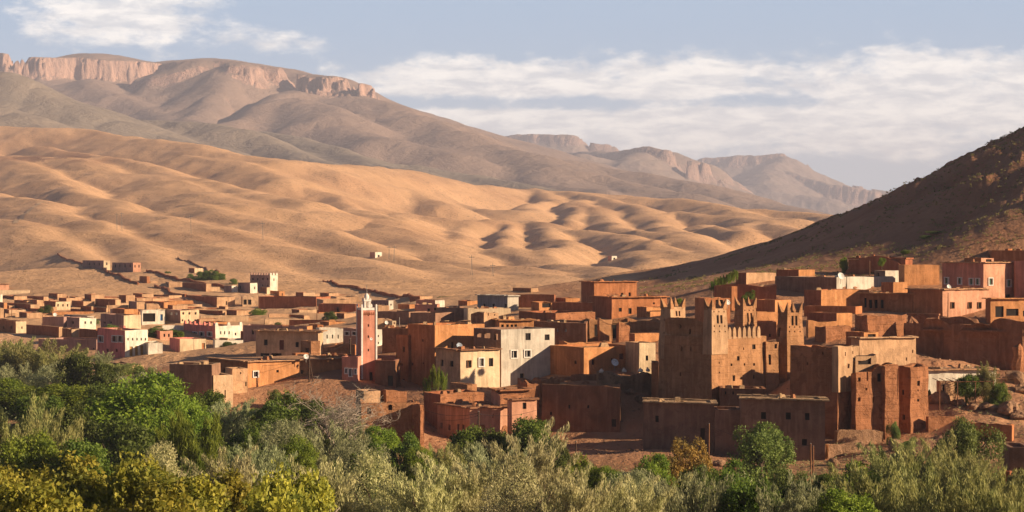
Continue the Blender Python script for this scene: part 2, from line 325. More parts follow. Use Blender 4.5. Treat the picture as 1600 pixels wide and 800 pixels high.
# --- around the minaret
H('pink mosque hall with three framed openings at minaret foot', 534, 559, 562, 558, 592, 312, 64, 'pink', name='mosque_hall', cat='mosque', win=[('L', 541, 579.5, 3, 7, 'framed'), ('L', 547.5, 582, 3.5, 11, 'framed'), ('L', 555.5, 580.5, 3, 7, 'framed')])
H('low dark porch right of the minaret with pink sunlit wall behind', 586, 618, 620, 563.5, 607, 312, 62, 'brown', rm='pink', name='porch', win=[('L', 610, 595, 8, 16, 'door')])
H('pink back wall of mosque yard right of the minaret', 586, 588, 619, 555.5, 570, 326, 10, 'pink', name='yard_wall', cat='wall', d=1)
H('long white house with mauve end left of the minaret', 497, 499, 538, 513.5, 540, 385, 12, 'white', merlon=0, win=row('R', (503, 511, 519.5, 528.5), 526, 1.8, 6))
H('mauve and white house half hidden behind the minaret', 536, 571, 597, 515, 546, 372, 30, 'mauve', mr='white', win=row('L', (543, 554.5), 521, 7, 5, 'framed')+row('R', (591, ), 525, 2, 3.4)+row('R', (591, ), 536, 2, 3.4))  # mauve left face: shade put into a white wall's colour
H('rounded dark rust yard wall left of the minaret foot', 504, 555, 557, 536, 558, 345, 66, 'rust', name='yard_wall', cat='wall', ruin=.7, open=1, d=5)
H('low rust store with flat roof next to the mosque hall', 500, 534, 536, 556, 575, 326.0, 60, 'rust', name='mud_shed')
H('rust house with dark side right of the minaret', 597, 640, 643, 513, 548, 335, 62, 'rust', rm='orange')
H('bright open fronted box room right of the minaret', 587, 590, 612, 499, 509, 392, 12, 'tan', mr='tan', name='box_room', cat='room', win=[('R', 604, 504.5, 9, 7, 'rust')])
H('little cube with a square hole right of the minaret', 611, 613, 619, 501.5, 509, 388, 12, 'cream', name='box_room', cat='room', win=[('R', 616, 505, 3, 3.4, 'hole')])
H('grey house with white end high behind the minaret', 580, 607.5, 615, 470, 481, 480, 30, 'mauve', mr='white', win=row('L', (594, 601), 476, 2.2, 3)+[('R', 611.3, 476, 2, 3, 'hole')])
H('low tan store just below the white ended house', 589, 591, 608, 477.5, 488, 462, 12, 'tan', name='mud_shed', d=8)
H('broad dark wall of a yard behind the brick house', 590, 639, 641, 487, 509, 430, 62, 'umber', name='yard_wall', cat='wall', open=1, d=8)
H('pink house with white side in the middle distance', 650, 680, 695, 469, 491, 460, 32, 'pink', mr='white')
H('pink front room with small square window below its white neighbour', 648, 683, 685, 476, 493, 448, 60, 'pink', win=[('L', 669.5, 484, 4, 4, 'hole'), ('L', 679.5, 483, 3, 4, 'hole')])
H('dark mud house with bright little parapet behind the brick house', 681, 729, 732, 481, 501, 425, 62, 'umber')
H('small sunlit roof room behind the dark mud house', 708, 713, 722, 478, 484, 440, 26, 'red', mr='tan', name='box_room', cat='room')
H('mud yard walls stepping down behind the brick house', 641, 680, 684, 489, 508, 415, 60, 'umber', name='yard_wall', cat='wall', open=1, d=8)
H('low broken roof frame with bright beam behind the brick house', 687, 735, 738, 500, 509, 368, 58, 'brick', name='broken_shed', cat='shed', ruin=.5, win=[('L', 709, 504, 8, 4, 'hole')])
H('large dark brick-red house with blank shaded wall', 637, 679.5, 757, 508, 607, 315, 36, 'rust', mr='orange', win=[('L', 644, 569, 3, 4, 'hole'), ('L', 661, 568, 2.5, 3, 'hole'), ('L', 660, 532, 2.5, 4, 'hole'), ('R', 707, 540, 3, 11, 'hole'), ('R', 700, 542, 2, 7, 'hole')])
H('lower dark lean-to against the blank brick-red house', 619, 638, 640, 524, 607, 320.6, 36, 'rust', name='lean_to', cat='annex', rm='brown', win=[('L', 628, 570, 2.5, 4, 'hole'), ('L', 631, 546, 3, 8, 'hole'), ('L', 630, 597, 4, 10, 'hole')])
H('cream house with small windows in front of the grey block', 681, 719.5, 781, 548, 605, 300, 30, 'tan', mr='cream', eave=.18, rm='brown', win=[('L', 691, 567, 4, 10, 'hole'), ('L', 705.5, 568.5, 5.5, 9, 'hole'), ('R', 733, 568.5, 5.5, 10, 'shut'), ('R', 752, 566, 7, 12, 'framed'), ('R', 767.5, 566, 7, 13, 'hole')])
H('tall unfinished grey concrete house with open upper storey', 740, 783, 867, 515, 605, 308, 30, 'concrete', ml='umber', name='concrete_house', open=1, deep=9, win=[('L', 749, 524, 6.5, 6, 'thru'), ('L', 761.5, 524.5, 8.5, 8, 'thru'), ('L', 775, 526.5, 6.5, 10, 'thru'), ('R', 825, 526, 8, 11, 'hole'), ('R', 855, 527, 8, 9, 'hole'), ('R', 803, 553.5, 9, 11, 'framed'), ('R', 824, 552.5, 9, 10, 'framed'), ('R', 816, 590.5, 6.5, 14, 'hole')])  # umber left face: shade put into the concrete's colour
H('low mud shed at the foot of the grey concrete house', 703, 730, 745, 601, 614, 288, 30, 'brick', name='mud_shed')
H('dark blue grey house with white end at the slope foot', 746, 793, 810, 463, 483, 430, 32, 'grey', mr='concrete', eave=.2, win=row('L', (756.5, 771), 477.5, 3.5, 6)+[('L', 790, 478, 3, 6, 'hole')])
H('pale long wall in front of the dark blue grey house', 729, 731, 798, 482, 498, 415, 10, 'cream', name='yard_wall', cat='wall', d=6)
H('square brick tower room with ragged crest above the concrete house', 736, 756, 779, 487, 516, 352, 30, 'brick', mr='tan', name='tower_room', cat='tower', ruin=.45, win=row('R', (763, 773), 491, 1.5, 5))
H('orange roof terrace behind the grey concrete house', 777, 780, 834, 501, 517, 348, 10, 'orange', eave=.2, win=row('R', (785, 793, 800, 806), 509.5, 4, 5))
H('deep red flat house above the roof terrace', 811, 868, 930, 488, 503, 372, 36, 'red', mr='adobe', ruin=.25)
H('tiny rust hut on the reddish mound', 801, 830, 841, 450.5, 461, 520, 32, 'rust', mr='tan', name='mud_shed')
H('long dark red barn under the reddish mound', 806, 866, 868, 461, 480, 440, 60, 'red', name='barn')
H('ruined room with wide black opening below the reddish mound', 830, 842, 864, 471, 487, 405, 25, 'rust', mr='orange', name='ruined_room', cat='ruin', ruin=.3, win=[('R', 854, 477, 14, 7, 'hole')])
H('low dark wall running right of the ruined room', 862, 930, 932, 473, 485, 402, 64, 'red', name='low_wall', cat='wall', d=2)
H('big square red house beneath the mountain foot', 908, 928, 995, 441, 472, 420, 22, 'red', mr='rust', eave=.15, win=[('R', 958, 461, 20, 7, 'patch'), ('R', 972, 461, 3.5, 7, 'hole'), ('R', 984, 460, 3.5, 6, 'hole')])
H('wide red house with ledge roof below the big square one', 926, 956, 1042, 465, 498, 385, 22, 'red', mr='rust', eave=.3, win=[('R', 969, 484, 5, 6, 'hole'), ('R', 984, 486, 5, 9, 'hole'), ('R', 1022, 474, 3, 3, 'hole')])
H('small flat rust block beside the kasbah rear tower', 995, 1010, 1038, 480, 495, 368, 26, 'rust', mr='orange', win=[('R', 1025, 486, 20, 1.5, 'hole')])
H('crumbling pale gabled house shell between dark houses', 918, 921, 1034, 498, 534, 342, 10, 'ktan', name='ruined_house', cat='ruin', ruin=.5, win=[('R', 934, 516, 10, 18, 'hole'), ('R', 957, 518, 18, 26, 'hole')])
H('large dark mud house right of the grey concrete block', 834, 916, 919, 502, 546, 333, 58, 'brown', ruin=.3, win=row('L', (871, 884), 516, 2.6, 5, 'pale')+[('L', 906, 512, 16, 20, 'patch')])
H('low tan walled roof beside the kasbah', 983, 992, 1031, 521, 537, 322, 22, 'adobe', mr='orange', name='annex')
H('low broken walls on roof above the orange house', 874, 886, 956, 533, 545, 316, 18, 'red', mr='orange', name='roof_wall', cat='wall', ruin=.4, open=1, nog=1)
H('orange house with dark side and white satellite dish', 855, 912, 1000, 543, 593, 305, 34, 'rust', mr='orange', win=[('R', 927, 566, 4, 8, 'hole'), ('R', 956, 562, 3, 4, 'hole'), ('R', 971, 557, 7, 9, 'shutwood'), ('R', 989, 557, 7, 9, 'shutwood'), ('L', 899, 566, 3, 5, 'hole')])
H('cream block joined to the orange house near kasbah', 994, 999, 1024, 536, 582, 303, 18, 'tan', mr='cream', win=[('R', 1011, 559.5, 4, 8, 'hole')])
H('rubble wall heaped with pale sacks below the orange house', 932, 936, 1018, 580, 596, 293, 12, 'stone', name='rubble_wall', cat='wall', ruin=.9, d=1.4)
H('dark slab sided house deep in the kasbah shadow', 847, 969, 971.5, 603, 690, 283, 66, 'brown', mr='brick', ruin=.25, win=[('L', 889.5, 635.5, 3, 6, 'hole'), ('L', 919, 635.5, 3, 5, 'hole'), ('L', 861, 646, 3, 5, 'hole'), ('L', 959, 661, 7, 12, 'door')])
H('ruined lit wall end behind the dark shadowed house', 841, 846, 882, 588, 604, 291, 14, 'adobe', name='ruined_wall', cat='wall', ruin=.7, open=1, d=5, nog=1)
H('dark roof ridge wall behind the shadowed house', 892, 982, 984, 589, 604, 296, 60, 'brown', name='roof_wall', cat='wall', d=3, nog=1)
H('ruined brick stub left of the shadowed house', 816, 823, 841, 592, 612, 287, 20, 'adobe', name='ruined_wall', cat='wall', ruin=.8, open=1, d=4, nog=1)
# --- foreground row
H('salmon house with patched plaster and old pole in front', 683, 734, 801, 638.5, 690, 268, 30, 'salmon', eave=.2, rm='brown', win=[('L', 690, 665, 3, 9, 'hole'), ('L', 702, 668, 3.5, 9, 'hole'), ('L', 716, 669, 3.5, 13, 'hole'), ('L', 724, 670, 3.5, 13, 'hole'), ('R', 753, 669, 8, 14, 'patch'), ('R', 789, 671, 11, 13, 'patch'), ('R', 770, 650, 2.5, 7, 'patch')])
H('taller salmon block with small arched niche and stained front', 793, 800, 839, 625.5, 684, 266, 22, 'salmon', eave=.15, rm='brown', win=[('R', 820, 634, 6, 10, 'hole'), ('R', 823, 659, 11, 9, 'patch')])
H('dark tall rear block of the salmon house', 662, 688, 757, 614, 692, 277, 30, 'red', mr='adobe', name='rear_block', cat='building', ruin=.25)
H('rubble roofed small block above the taller salmon house', 767, 781, 831, 611, 640, 273, 24, 'salmon', mr='adobe', name='roof_block', cat='building', ruin=.5, eave=.15)
H('roofless ruined mud house with sagging crest and diagonal shadow', 562, 564, 655, 626, 706, 264, 6, 'brick', name='ruined_house', cat='ruin', ruin=1.6, open=1, d=8, win=[('R', 577, 642, 6, 10, 'hole'), ('R', 576, 662, 4, 7, 'patch'), ('R', 609, 635, 6, 12, 'hole')])
H('standing corner pier of the roofless ruined house', 653, 656, 662, 626, 708, 262, 24, 'adobe', name='ruined_pier', cat='ruin', ruin=.6)
H('small block of old wall above the roofless ruin', 592, 604, 636, 609, 632, 273, 24, 'adobe', name='ruined_room', cat='ruin', ruin=.6)
H('low flat store behind the dead grey tree', 556, 568, 594, 611, 630, 272, 20, 'tan', mr='tan', name='mud_shed')
H('stub of orange wall at the lane below salmon house', 662, 664, 697, 701, 722, 250, 12, 'adobe', name='ruined_wall', cat='wall', ruin=.8, d=1)
H('low shaded mud wall above the olive trees', 648, 709, 711, 718, 762, 240, 62, 'umber', name='garden_wall', cat='wall', d=1)
H('little orange ruin glimpsed through the dead tree', 498, 505, 527, 684, 715, 258, 20, 'adobe', name='ruined_wall', cat='ruin', ruin=.6, d=3)
# --- kasbah surroundings
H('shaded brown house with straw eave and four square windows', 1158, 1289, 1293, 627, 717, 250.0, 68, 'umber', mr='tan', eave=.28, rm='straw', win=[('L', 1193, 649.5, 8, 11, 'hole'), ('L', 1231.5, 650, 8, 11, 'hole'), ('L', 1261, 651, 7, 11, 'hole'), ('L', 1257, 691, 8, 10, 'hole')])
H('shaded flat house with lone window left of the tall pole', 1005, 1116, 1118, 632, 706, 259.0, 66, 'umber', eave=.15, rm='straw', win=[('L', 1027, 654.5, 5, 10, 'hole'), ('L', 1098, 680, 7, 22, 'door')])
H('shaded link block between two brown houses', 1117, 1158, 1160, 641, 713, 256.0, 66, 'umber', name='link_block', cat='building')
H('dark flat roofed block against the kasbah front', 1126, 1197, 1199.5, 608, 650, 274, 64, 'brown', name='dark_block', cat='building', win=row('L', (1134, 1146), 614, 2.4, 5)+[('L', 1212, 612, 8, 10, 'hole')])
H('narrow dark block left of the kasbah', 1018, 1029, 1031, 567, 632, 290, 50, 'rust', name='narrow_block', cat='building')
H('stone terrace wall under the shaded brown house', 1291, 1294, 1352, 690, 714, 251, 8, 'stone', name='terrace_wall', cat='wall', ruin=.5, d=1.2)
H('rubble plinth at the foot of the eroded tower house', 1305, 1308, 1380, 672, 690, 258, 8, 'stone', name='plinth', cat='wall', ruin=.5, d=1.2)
H('low sunlit mud wall right of the eroded tower house', 1448, 1451, 1504, 651, 672, 262, 10, 'adobe', name='garden_wall', cat='wall', ruin=.4, d=1)
H('shaded sloping garden wall behind the dark olive bush', 1497, 1581, 1583, 655, 695, 248, 60, 'rust', name='garden_wall', cat='wall', ruin=.8, d=1)
H('white house with vine pergola below the dark rammed cliff', 1446, 1449, 1556, 579, 623, 276, 10, 'white', eave=.3, rm='roofmud', win=[('R', 1467, 608, 7, 19, 'door')])
H('low shed with vines in front of the white pergola house', 1467, 1470, 1494, 596, 625, 270, 12, 'tan', name='shed', d=1.5, win=[('R', 1473, 610, 6, 18, 'hole')])
H('dark house at the lower right edge below slope', 1578, 1614, 1616, 700, 768, 225, 60, 'umber', win=[('L', 1593, 736, 3, 11, 'hole')])
H('short red wall beside the lower right edge house', 1560, 1578, 1580, 737, 762, 224, 50, 'red', name='garden_wall', cat='wall', d=1)
# --- upper right terraces
H('long mauve house with pale grey sunlit side high on terrace', 1211, 1307, 1412, 433, 470, 372, 42, 'umber', mr='concrete', win=row('L', (1227, 1239.5), 462.5, 3, 8)+row('R', (1320, 1336, 1364), 449.5, 7, 4, 'patch'))
H('low bright roofed house left of the long mauve house', 1150, 1166, 1212, 426.5, 442, 392, 26, 'red', mr='tan')
H('little orange room on the terrace under the dark hill', 1213, 1248, 1273, 421.5, 436, 395, 33, 'red', mr='orange')
H('dark red house with sloping crest beside the cactus hedge', 1116, 1213, 1216, 444, 472, 366, 62, 'red', ruin=.6)
H('slim rust chimney block on the dark red house', 1140, 1143, 1152, 447, 462, 358, 22, 'rust', name='chimney_block', cat='chimney')
H('open rust roof room with dish behind the kasbah tower', 1100, 1102, 1141, 466, 484, 335, 12, 'rust', name='roof_room', cat='room', win=[('R', 1124, 473, 12, 9, 'hole')])
H('flat rust block behind the kasbah right tower', 1171, 1211, 1236, 469, 501, 335, 33, 'rust', mr='orange')
H('tan terrace wall between the two kasbah towers', 1180, 1183, 1216, 488, 504, 322, 14, 'orange', name='terrace_wall', cat='wall', d=4)
H('dark shaded rust block between the two kasbah towers', 1180, 1213, 1216, 503, 535, 315, 56, 'red', name='dark_block', cat='building', win=[('L', 1203, 524, 3, 5, 'hole')])
H('smooth rust house with sunlit terrace side, middle of hillside', 1256, 1283, 1358, 453, 483, 352, 28, 'red', mr='orange')
H('rust house with porch of three dark bays', 1343, 1425, 1442, 460, 489, 338, 52, 'rust', mr='orange', eave=.2, win=row('L', (1360, 1368.5, 1378), 475, 5, 13)+[('L', 1352, 473, 4, 15, 'hole'), ('R', 1431, 480, 2, 5, 'hole')])
H('square rust roof room above the porch house', 1377, 1396, 1418, 441.5, 461, 352, 30, 'rust', mr='orange', name='roof_room', cat='room')
H('long low terrace wall under the smooth rust house', 1256, 1337, 1340, 479, 491, 333, 58, 'rust', name='terrace_wall', cat='wall', d=3)
H('stepped rust block with bright corner below terrace wall', 1261, 1307, 1332, 489.5, 514, 318, 30, 'red', mr='orange')
H('curving tan wall right of the kasbah right tower', 1260, 1263, 1309, 500, 520, 306, 12, 'orange', name='curving_wall', cat='wall', d=1, ruin=.3)
H('rough thatched adobe wall below the curving tan wall', 1273, 1290, 1330, 509, 530, 298, 25, 'adobe', name='rough_wall', cat='wall', ruin=.6)
H('rough adobe building with ragged crest below the porch house', 1336, 1356, 1416, 491, 530, 312, 24, 'adobe', ruin=.5, name='adobe_house')
H('small open roof kiosk above the tan block', 1322, 1350, 1372, 519.5, 533, 290, 30, 'rust', mr='orange', name='roof_kiosk', cat='room', win=[('R', 1362, 525, 12, 6, 'hole')])
H('large plain tan block behind the eroded tower house', 1330, 1343, 1431, 529, 572, 279, 20, 'tan', eave=.15, win=[('R', 1426, 549, 2, 5, 'hole'), ('R', 1416, 561, 2, 5, 'hole')])
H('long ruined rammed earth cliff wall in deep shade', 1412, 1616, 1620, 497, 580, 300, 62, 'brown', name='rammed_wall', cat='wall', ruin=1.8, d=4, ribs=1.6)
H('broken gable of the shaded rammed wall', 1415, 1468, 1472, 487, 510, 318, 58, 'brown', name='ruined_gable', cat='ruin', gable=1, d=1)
H('orange house with three green shutters below hilltop house', 1418, 1473, 1546, 453, 503, 332, 33, 'rust', mr='salmon', eave=.15, win=row('R', (1488, 1515, 1530), 477, 5, 9, 'shut'))
H('hilltop pink house with white framed green windows', 1472, 1537, 1589, 411, 465, 358, 36, 'pink', mr='salmon', eave=.15, win=[('L', 1479.5, 438.5, 5.5, 9, 'gframe'), ('L', 1500, 439, 5.5, 9, 'gframe'), ('L', 1518, 440, 5.5, 9, 'gframe'), ('L', 1528, 440, 5.5, 9, 'gframe'), ('R', 1547.5, 440, 6, 10, 'gframe'), ('R', 1576, 442.5, 6, 10, 'gframe'), ('R', 1575, 463, 8, 6, 'hole')])
H('shaded pink wing right of the hilltop house', 1586, 1613, 1616, 408, 470, 360, 50, 'pink', name='house_wing', cat='building')
H('small broken roof room on the hilltop house', 1507, 1533, 1553, 403, 414, 364, 33, 'rust', mr='salmon', name='roof_room', cat='room', win=[('R', 1545, 407, 9, 4, 'hole')])
H('flat house at the right edge behind the hilltop house', 1550, 1614, 1618, 391, 409, 395, 55, 'rust')
H('low sunlit house with dark garage mouths at right edge', 1540, 1548, 1616, 467.5, 500, 322, 16, 'rust', mr='orange', eave=.25, win=[('R', 1562, 487, 13, 17, 'hole'), ('R', 1582, 488, 19, 11, 'hole'), ('R', 1606, 490, 16, 9, 'hole')])
H('round topped dark mud wall under the hill', 1322, 1417, 1420, 400, 432, 402, 58, 'red', name='arched_wall', cat='wall', dome=1, d=5)
H('orange lit sloping garden wall left of the hilltop house', 1411, 1413, 1468, 414, 446, 378, 10, 'orange', name='garden_wall', cat='wall', d=3)
H('pale cube on the roof of the long mauve house', 1366, 1383, 1411, 423, 437, 384, 30, 'umber', mr='concrete', name='roof_room', cat='room', win=[('L', 1372, 429, 3, 6, 'hole')])
# --- denser rows of the far left quarter
H('mud house with bright roof left of the pale three window one', 132, 143, 163, 460, 468, 660, 26, 'red', mr='tan', name='mud_house')
H('wide mud house with big bright flat roof at slope foot', 149, 180, 189, 468, 479, 620, 34, 'red', mr='tan', name='mud_house')
H('boxy mud room on the last row before the open slope', 186, 197, 211, 461.5, 470, 645, 27, 'red', mr='tan', name='mud_house')
H('long bright mud wall above the mauve cream fronted house', 165, 167, 201, 477, 486, 590, 12, 'tan', name='low_wall', cat='wall', d=4)
H('mauve cube with low lit porch beside it', 201, 214, 227, 471.5, 486, 585, 28, 'mauve', mr='tan', name='mud_house')
H('dark mud pair of rooms behind grey house, nearer part', 126, 143, 146, 478.5, 489, 585, 34, 'red', mr='tan', name='mud_shed')
H('dark mud pair of rooms behind grey house, farther part', 146, 166, 168, 481, 490, 580, 34, 'red', mr='tan', name='mud_shed')
H('long mauve parapet wall above the cream fronted house', 172, 222, 225, 484, 495, 540, 58, 'mauve', name='parapet_wall', cat='wall', d=4)
H('long dark slope wall above the white porch house', 214, 262, 266, 471, 480, 640, 62, 'red', name='boundary_wall', cat='wall', d=1.5)
H('bright low mud box above the white porch house', 226, 229, 248, 475.5, 485, 570, 14, 'tan', name='mud_shed')
H('low mud yard right of the two storey mauve house', 309, 312, 345, 499, 510, 500, 20, 'red', mr='tan', name='yard_wall', cat='wall', open=1)
H('pale store tucked above the two storey mauve house', 262, 270, 293, 477, 487, 570, 24, 'red', mr='tan', name='mud_shed')
H('open mud yard above the pale store', 236, 264, 284, 461.5, 469, 690, 34, 'red', mr='tan', name='yard_wall', cat='wall', open=1)
H('mud yard with sunlit back wall beside the white hut', 262, 264, 286, 441, 450, 770, 14, 'tan', name='yard_wall', cat='wall', open=1, d=20)
H('flat mud store between the cream house and the grey house', 110, 126, 128, 483, 493, 590, 36, 'red', mr='tan', name='mud_shed')
H('slim mud annex beside the three window cream house', 109, 111, 127, 484.5, 491, 610, 12, 'tan', name='mud_shed')
H('low mud house with two faces behind the long mauve wall', 225, 238, 262, 466, 474, 655, 24, 'red', mr='tan', name='mud_house')

H('pale broken wall fragment inside the crumbling gabled shell', 934, 937, 957, 490, 533, 339, 24, 'ktan', name='wall_fragment', cat='ruin', ruin=1.5, d=.8)
H('rust coloured broken wall fragment inside the crumbling gabled shell', 964, 967, 984, 503, 536, 337, 20, 'adobe', name='wall_fragment', cat='ruin', ruin=1.3, d=1.2)

M = lambda lab, xl, xc, xr, yt, yb, Y, th=28, mr='tan', m='red', **k: H(lab, xl, xc, xr, yt, yb, Y, th, m, mr=mr, name='mud_house', **k)  # red left, tan right: shade and sunlight set as plaster colours
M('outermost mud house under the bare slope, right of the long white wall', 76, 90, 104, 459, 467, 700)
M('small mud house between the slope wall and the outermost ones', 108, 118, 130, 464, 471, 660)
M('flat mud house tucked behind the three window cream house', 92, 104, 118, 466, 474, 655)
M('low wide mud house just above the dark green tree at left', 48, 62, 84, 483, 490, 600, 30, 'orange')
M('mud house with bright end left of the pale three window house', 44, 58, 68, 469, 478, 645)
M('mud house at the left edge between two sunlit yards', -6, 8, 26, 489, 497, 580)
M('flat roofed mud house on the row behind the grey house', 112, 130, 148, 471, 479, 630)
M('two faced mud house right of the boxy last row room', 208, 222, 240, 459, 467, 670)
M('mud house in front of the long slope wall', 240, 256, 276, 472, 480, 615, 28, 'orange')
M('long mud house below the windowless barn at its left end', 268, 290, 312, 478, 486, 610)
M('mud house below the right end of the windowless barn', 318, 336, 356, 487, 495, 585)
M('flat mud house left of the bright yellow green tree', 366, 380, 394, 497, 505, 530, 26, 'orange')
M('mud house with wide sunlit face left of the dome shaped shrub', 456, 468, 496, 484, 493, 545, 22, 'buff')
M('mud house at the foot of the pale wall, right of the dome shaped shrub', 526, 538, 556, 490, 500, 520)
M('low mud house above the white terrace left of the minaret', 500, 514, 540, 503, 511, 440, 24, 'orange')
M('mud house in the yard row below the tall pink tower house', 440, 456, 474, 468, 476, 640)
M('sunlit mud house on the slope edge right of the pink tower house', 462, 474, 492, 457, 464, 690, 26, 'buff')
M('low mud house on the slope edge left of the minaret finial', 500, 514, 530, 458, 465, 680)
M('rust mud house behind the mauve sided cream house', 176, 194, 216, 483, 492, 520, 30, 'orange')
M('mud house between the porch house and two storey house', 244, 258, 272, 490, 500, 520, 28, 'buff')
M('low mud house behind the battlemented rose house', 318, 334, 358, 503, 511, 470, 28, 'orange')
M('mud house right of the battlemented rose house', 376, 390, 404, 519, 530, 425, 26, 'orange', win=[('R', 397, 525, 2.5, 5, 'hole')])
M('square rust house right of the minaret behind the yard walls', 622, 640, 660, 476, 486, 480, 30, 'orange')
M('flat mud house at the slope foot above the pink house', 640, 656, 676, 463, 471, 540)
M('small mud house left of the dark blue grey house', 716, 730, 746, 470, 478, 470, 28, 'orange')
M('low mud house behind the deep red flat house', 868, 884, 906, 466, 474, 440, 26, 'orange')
H('white plastered house at the near edge of left village', 104, 124, 150, 497, 512, 490, 30, 'mauve', mr='white', win=[('R', 133, 504, 2.6, 4, 'hole'), ('R', 142, 504, 2.6, 4, 'hole'), ('L', 114, 504, 3, 4, 'hole')])
H('small pink house between the mauve one and the gate wall', 234, 250, 270, 517, 532, 435, 30, 'rose', mr='salmon', win=[('R', 257, 524, 2.6, 5, 'hole'), ('R', 264, 524, 2.6, 5, 'hole')])
H('low white house behind the arcaded terrace', 380, 388, 404, 524, 536, 432, 22, 'mauve', mr='white', win=[('R', 396, 530, 2.4, 5, 'hole')])
# ---------------------------------------------------------------- the lie of the land
CT = []                                                   # (x, y, z) points the near ground runs through
for h in HOUSES:
    if h.get('nog') or 'roof' in h['name'] or h['name'] in ('box_room', 'chimney_block'): continue
    CT.append(pix(h['xc'], h['yb'], h['Y']))
def ctp(*a):
    for px, py, Y in a: CT.append(pix(px, py, Y))
for px in (-500, -150, 250, 650, 1050, 1450, 1800, 2150):  # river bank on this side and the orchard floor
    for Y, z in ((45, 19.0), (80, 12.0), (120, 8.0), (160, 5.0), (200, 3.5)):
        CT.append(np.array(((px-CX)*Y/F, Y, z + (0.6 if px > 1300 else 0))))
for px in (0, 300, 600, 900, 1150): CT.append(np.array(((px-CX)*238/F, 238, 2.6)))
for px in (0, 120, 240): CT.append(np.array(((px-CX)*320/F, 320, 4.2)))
ctp((1340, 740, 236), (1460, 720, 240), (1290, 745, 236), (1420, 690, 252), (1390, 682, 262), (1500, 690, 245), (1560, 690, 250),
    (1560, 640, 268), (1600, 600, 280), (1500, 640, 266), (1595, 690, 245), (905, 700, 262), (1000, 700, 258),
    (1600, 660, 258), (1540, 622, 274), (1600, 575, 300), (1180, 716, 254), (1110, 660, 285), (1290, 684, 264), (1420, 676, 266),
    (849, 694, 286), (820, 690, 284), (860, 696, 279), (900, 696, 278), (950, 697, 277), (880, 716, 262), (940, 716, 262), (1000, 704, 268), (960, 708, 268), (830, 712, 262), (1000, 660, 284), (400, 648, 294), (470, 655, 290), (540, 655, 286), (1060, 632, 300), (1140, 632, 300), (1500, 580, 312), (1600, 572, 314), (200, 558, 402), (290, 566, 380), (240, 575, 345))
# open slope behind the village, left to right
ctp((-150, 470, 700), (0, 447, 830), (60, 445, 800), (120, 450, 730), (200, 447, 780), (280, 452, 740), (330, 445, 760), (250, 470, 680), (330, 437, 790), (60, 420, 960),
    (460, 456, 720), (540, 462, 680), (600, 466, 640), (650, 465, 600), (700, 466, 560), (480, 440, 860), (600, 445, 860), (720, 455, 700), (800, 452, 640), (870, 450, 700), (930, 447, 780),
    (820, 463, 500), (870, 453, 545), (880, 462, 490), (850, 470, 450))
# the hill at right: its foot, its flank, its crest, and an unseen crest beyond the frame, raised to cast its shade
ctp((890, 446, 640), (1000, 424, 620), (1080, 413, 610), (1150, 402, 600), (1200, 386, 590), (1300, 344, 575), (1400, 303, 560), (1500, 254, 550), (1600, 199, 540),
    (1700, 155, 525), (1850, 145, 510), (2100, 150, 490), (1950, 300, 430), (1750, 295, 430), (1800, 430, 330), (1700, 420, 360), (2200, 350, 330),
    (1010, 440, 520), (1100, 430, 500), (1160, 418, 490), (1250, 395, 480), (1350, 360, 475), (1450, 328, 470), (1550, 290, 465), (1600, 268, 460),
    (1300, 412, 430), (1400, 396, 425), (1470, 388, 415), (1530, 372, 410), (1600, 345, 415), (1450, 372, 440), (1600, 310, 440),
    (1440, 425, 400), (1500, 395, 405))
def depth_left(py):   # how far the bare hills lie, by picture row
    return np.interp(py, [196, 225, 250, 300, 350, 400, 440, 470], [3600, 3050, 2700, 2080, 1600, 1230, 1000, 860])
def depth_right(py):
    return np.interp(py, [285, 300, 320, 350, 380, 405, 440], [3500, 3200, 2750, 2200, 1750, 1450, 1000])
RID = []     # (points, slope, radius)
def R(pts, slope=0.30, rad=26, side='l', dY=0):
    f = depth_left if side == 'l' else depth_right
    P = []
    for p in pts:
        if len(p) == 3: px, py, Y = p
        else:
            px, py = p
            if side == 'm':
                k = min(1, max(0, (px-450)/350)); Y = float(depth_left(py))*(1-k)+float(depth_right(py))*k
            else: Y = float(f(py))
        P.append(pix(px, py, Y+dY))
    mpx = np.mean([p[0] for p in pts]); RID.append((np.array(P), slope*(1.25 if mpx < 350 else 1.2 if mpx < 560 else 1.35), rad))
R([(-140, 318), (-40, 335), (0, 345), (78, 374), (134, 398), (190, 413), (240, 432)], .26, 20)
R([(-120, 280), (0, 301), (62, 313), (125, 340), (175, 362), (219, 375), (281, 402), (328, 427), (375, 443)], .30, 22)
R([(-120, 205), (0, 249), (47, 263), (109, 290), (175, 313), (250, 331), (312, 368), (375, 391), (437, 424), (500, 449)], .32, 26)
R([(20, 243), (94, 247), (175, 266), (250, 272), (312, 293), (400, 315), (494, 328), (572, 340), (650, 369), (728, 395), (800, 418), (900, 444)], .28, 30, 'm')
R([(250, 331), (330, 348), (400, 375), (462, 386), (531, 397), (575, 409), (619, 420), (681, 447)], .26, 18)
R([(312, 312), (400, 338), (500, 358), (600, 392), (700, 418), (780, 436), (860, 449)], .24, 18, 'm')
R([(-90, 190), (0, 197), (60, 200), (130, 203), (200, 213), (330, 231), (450, 250), (560, 258), (640, 264), (700, 284), (800, 294)], .28, 45, 'm')
R([(60, 225), (110, 238), (160, 246), (230, 258), (330, 282), (420, 300), (480, 312)], .34, 26)
R([(300, 240), (380, 254), (450, 276), (520, 300), (600, 322)], .28, 26, 'm')
R([(500, 268), (560, 274), (610, 290), (650, 303), (700, 318)], .32, 26, 'm')
R([(624, 326), (669, 309), (710, 309), (762, 326), (826, 329)], .36, 22, 'r')
R([(700, 284), (762, 299), (785, 288), (822, 292), (870, 312)], .36, 26, 'r')
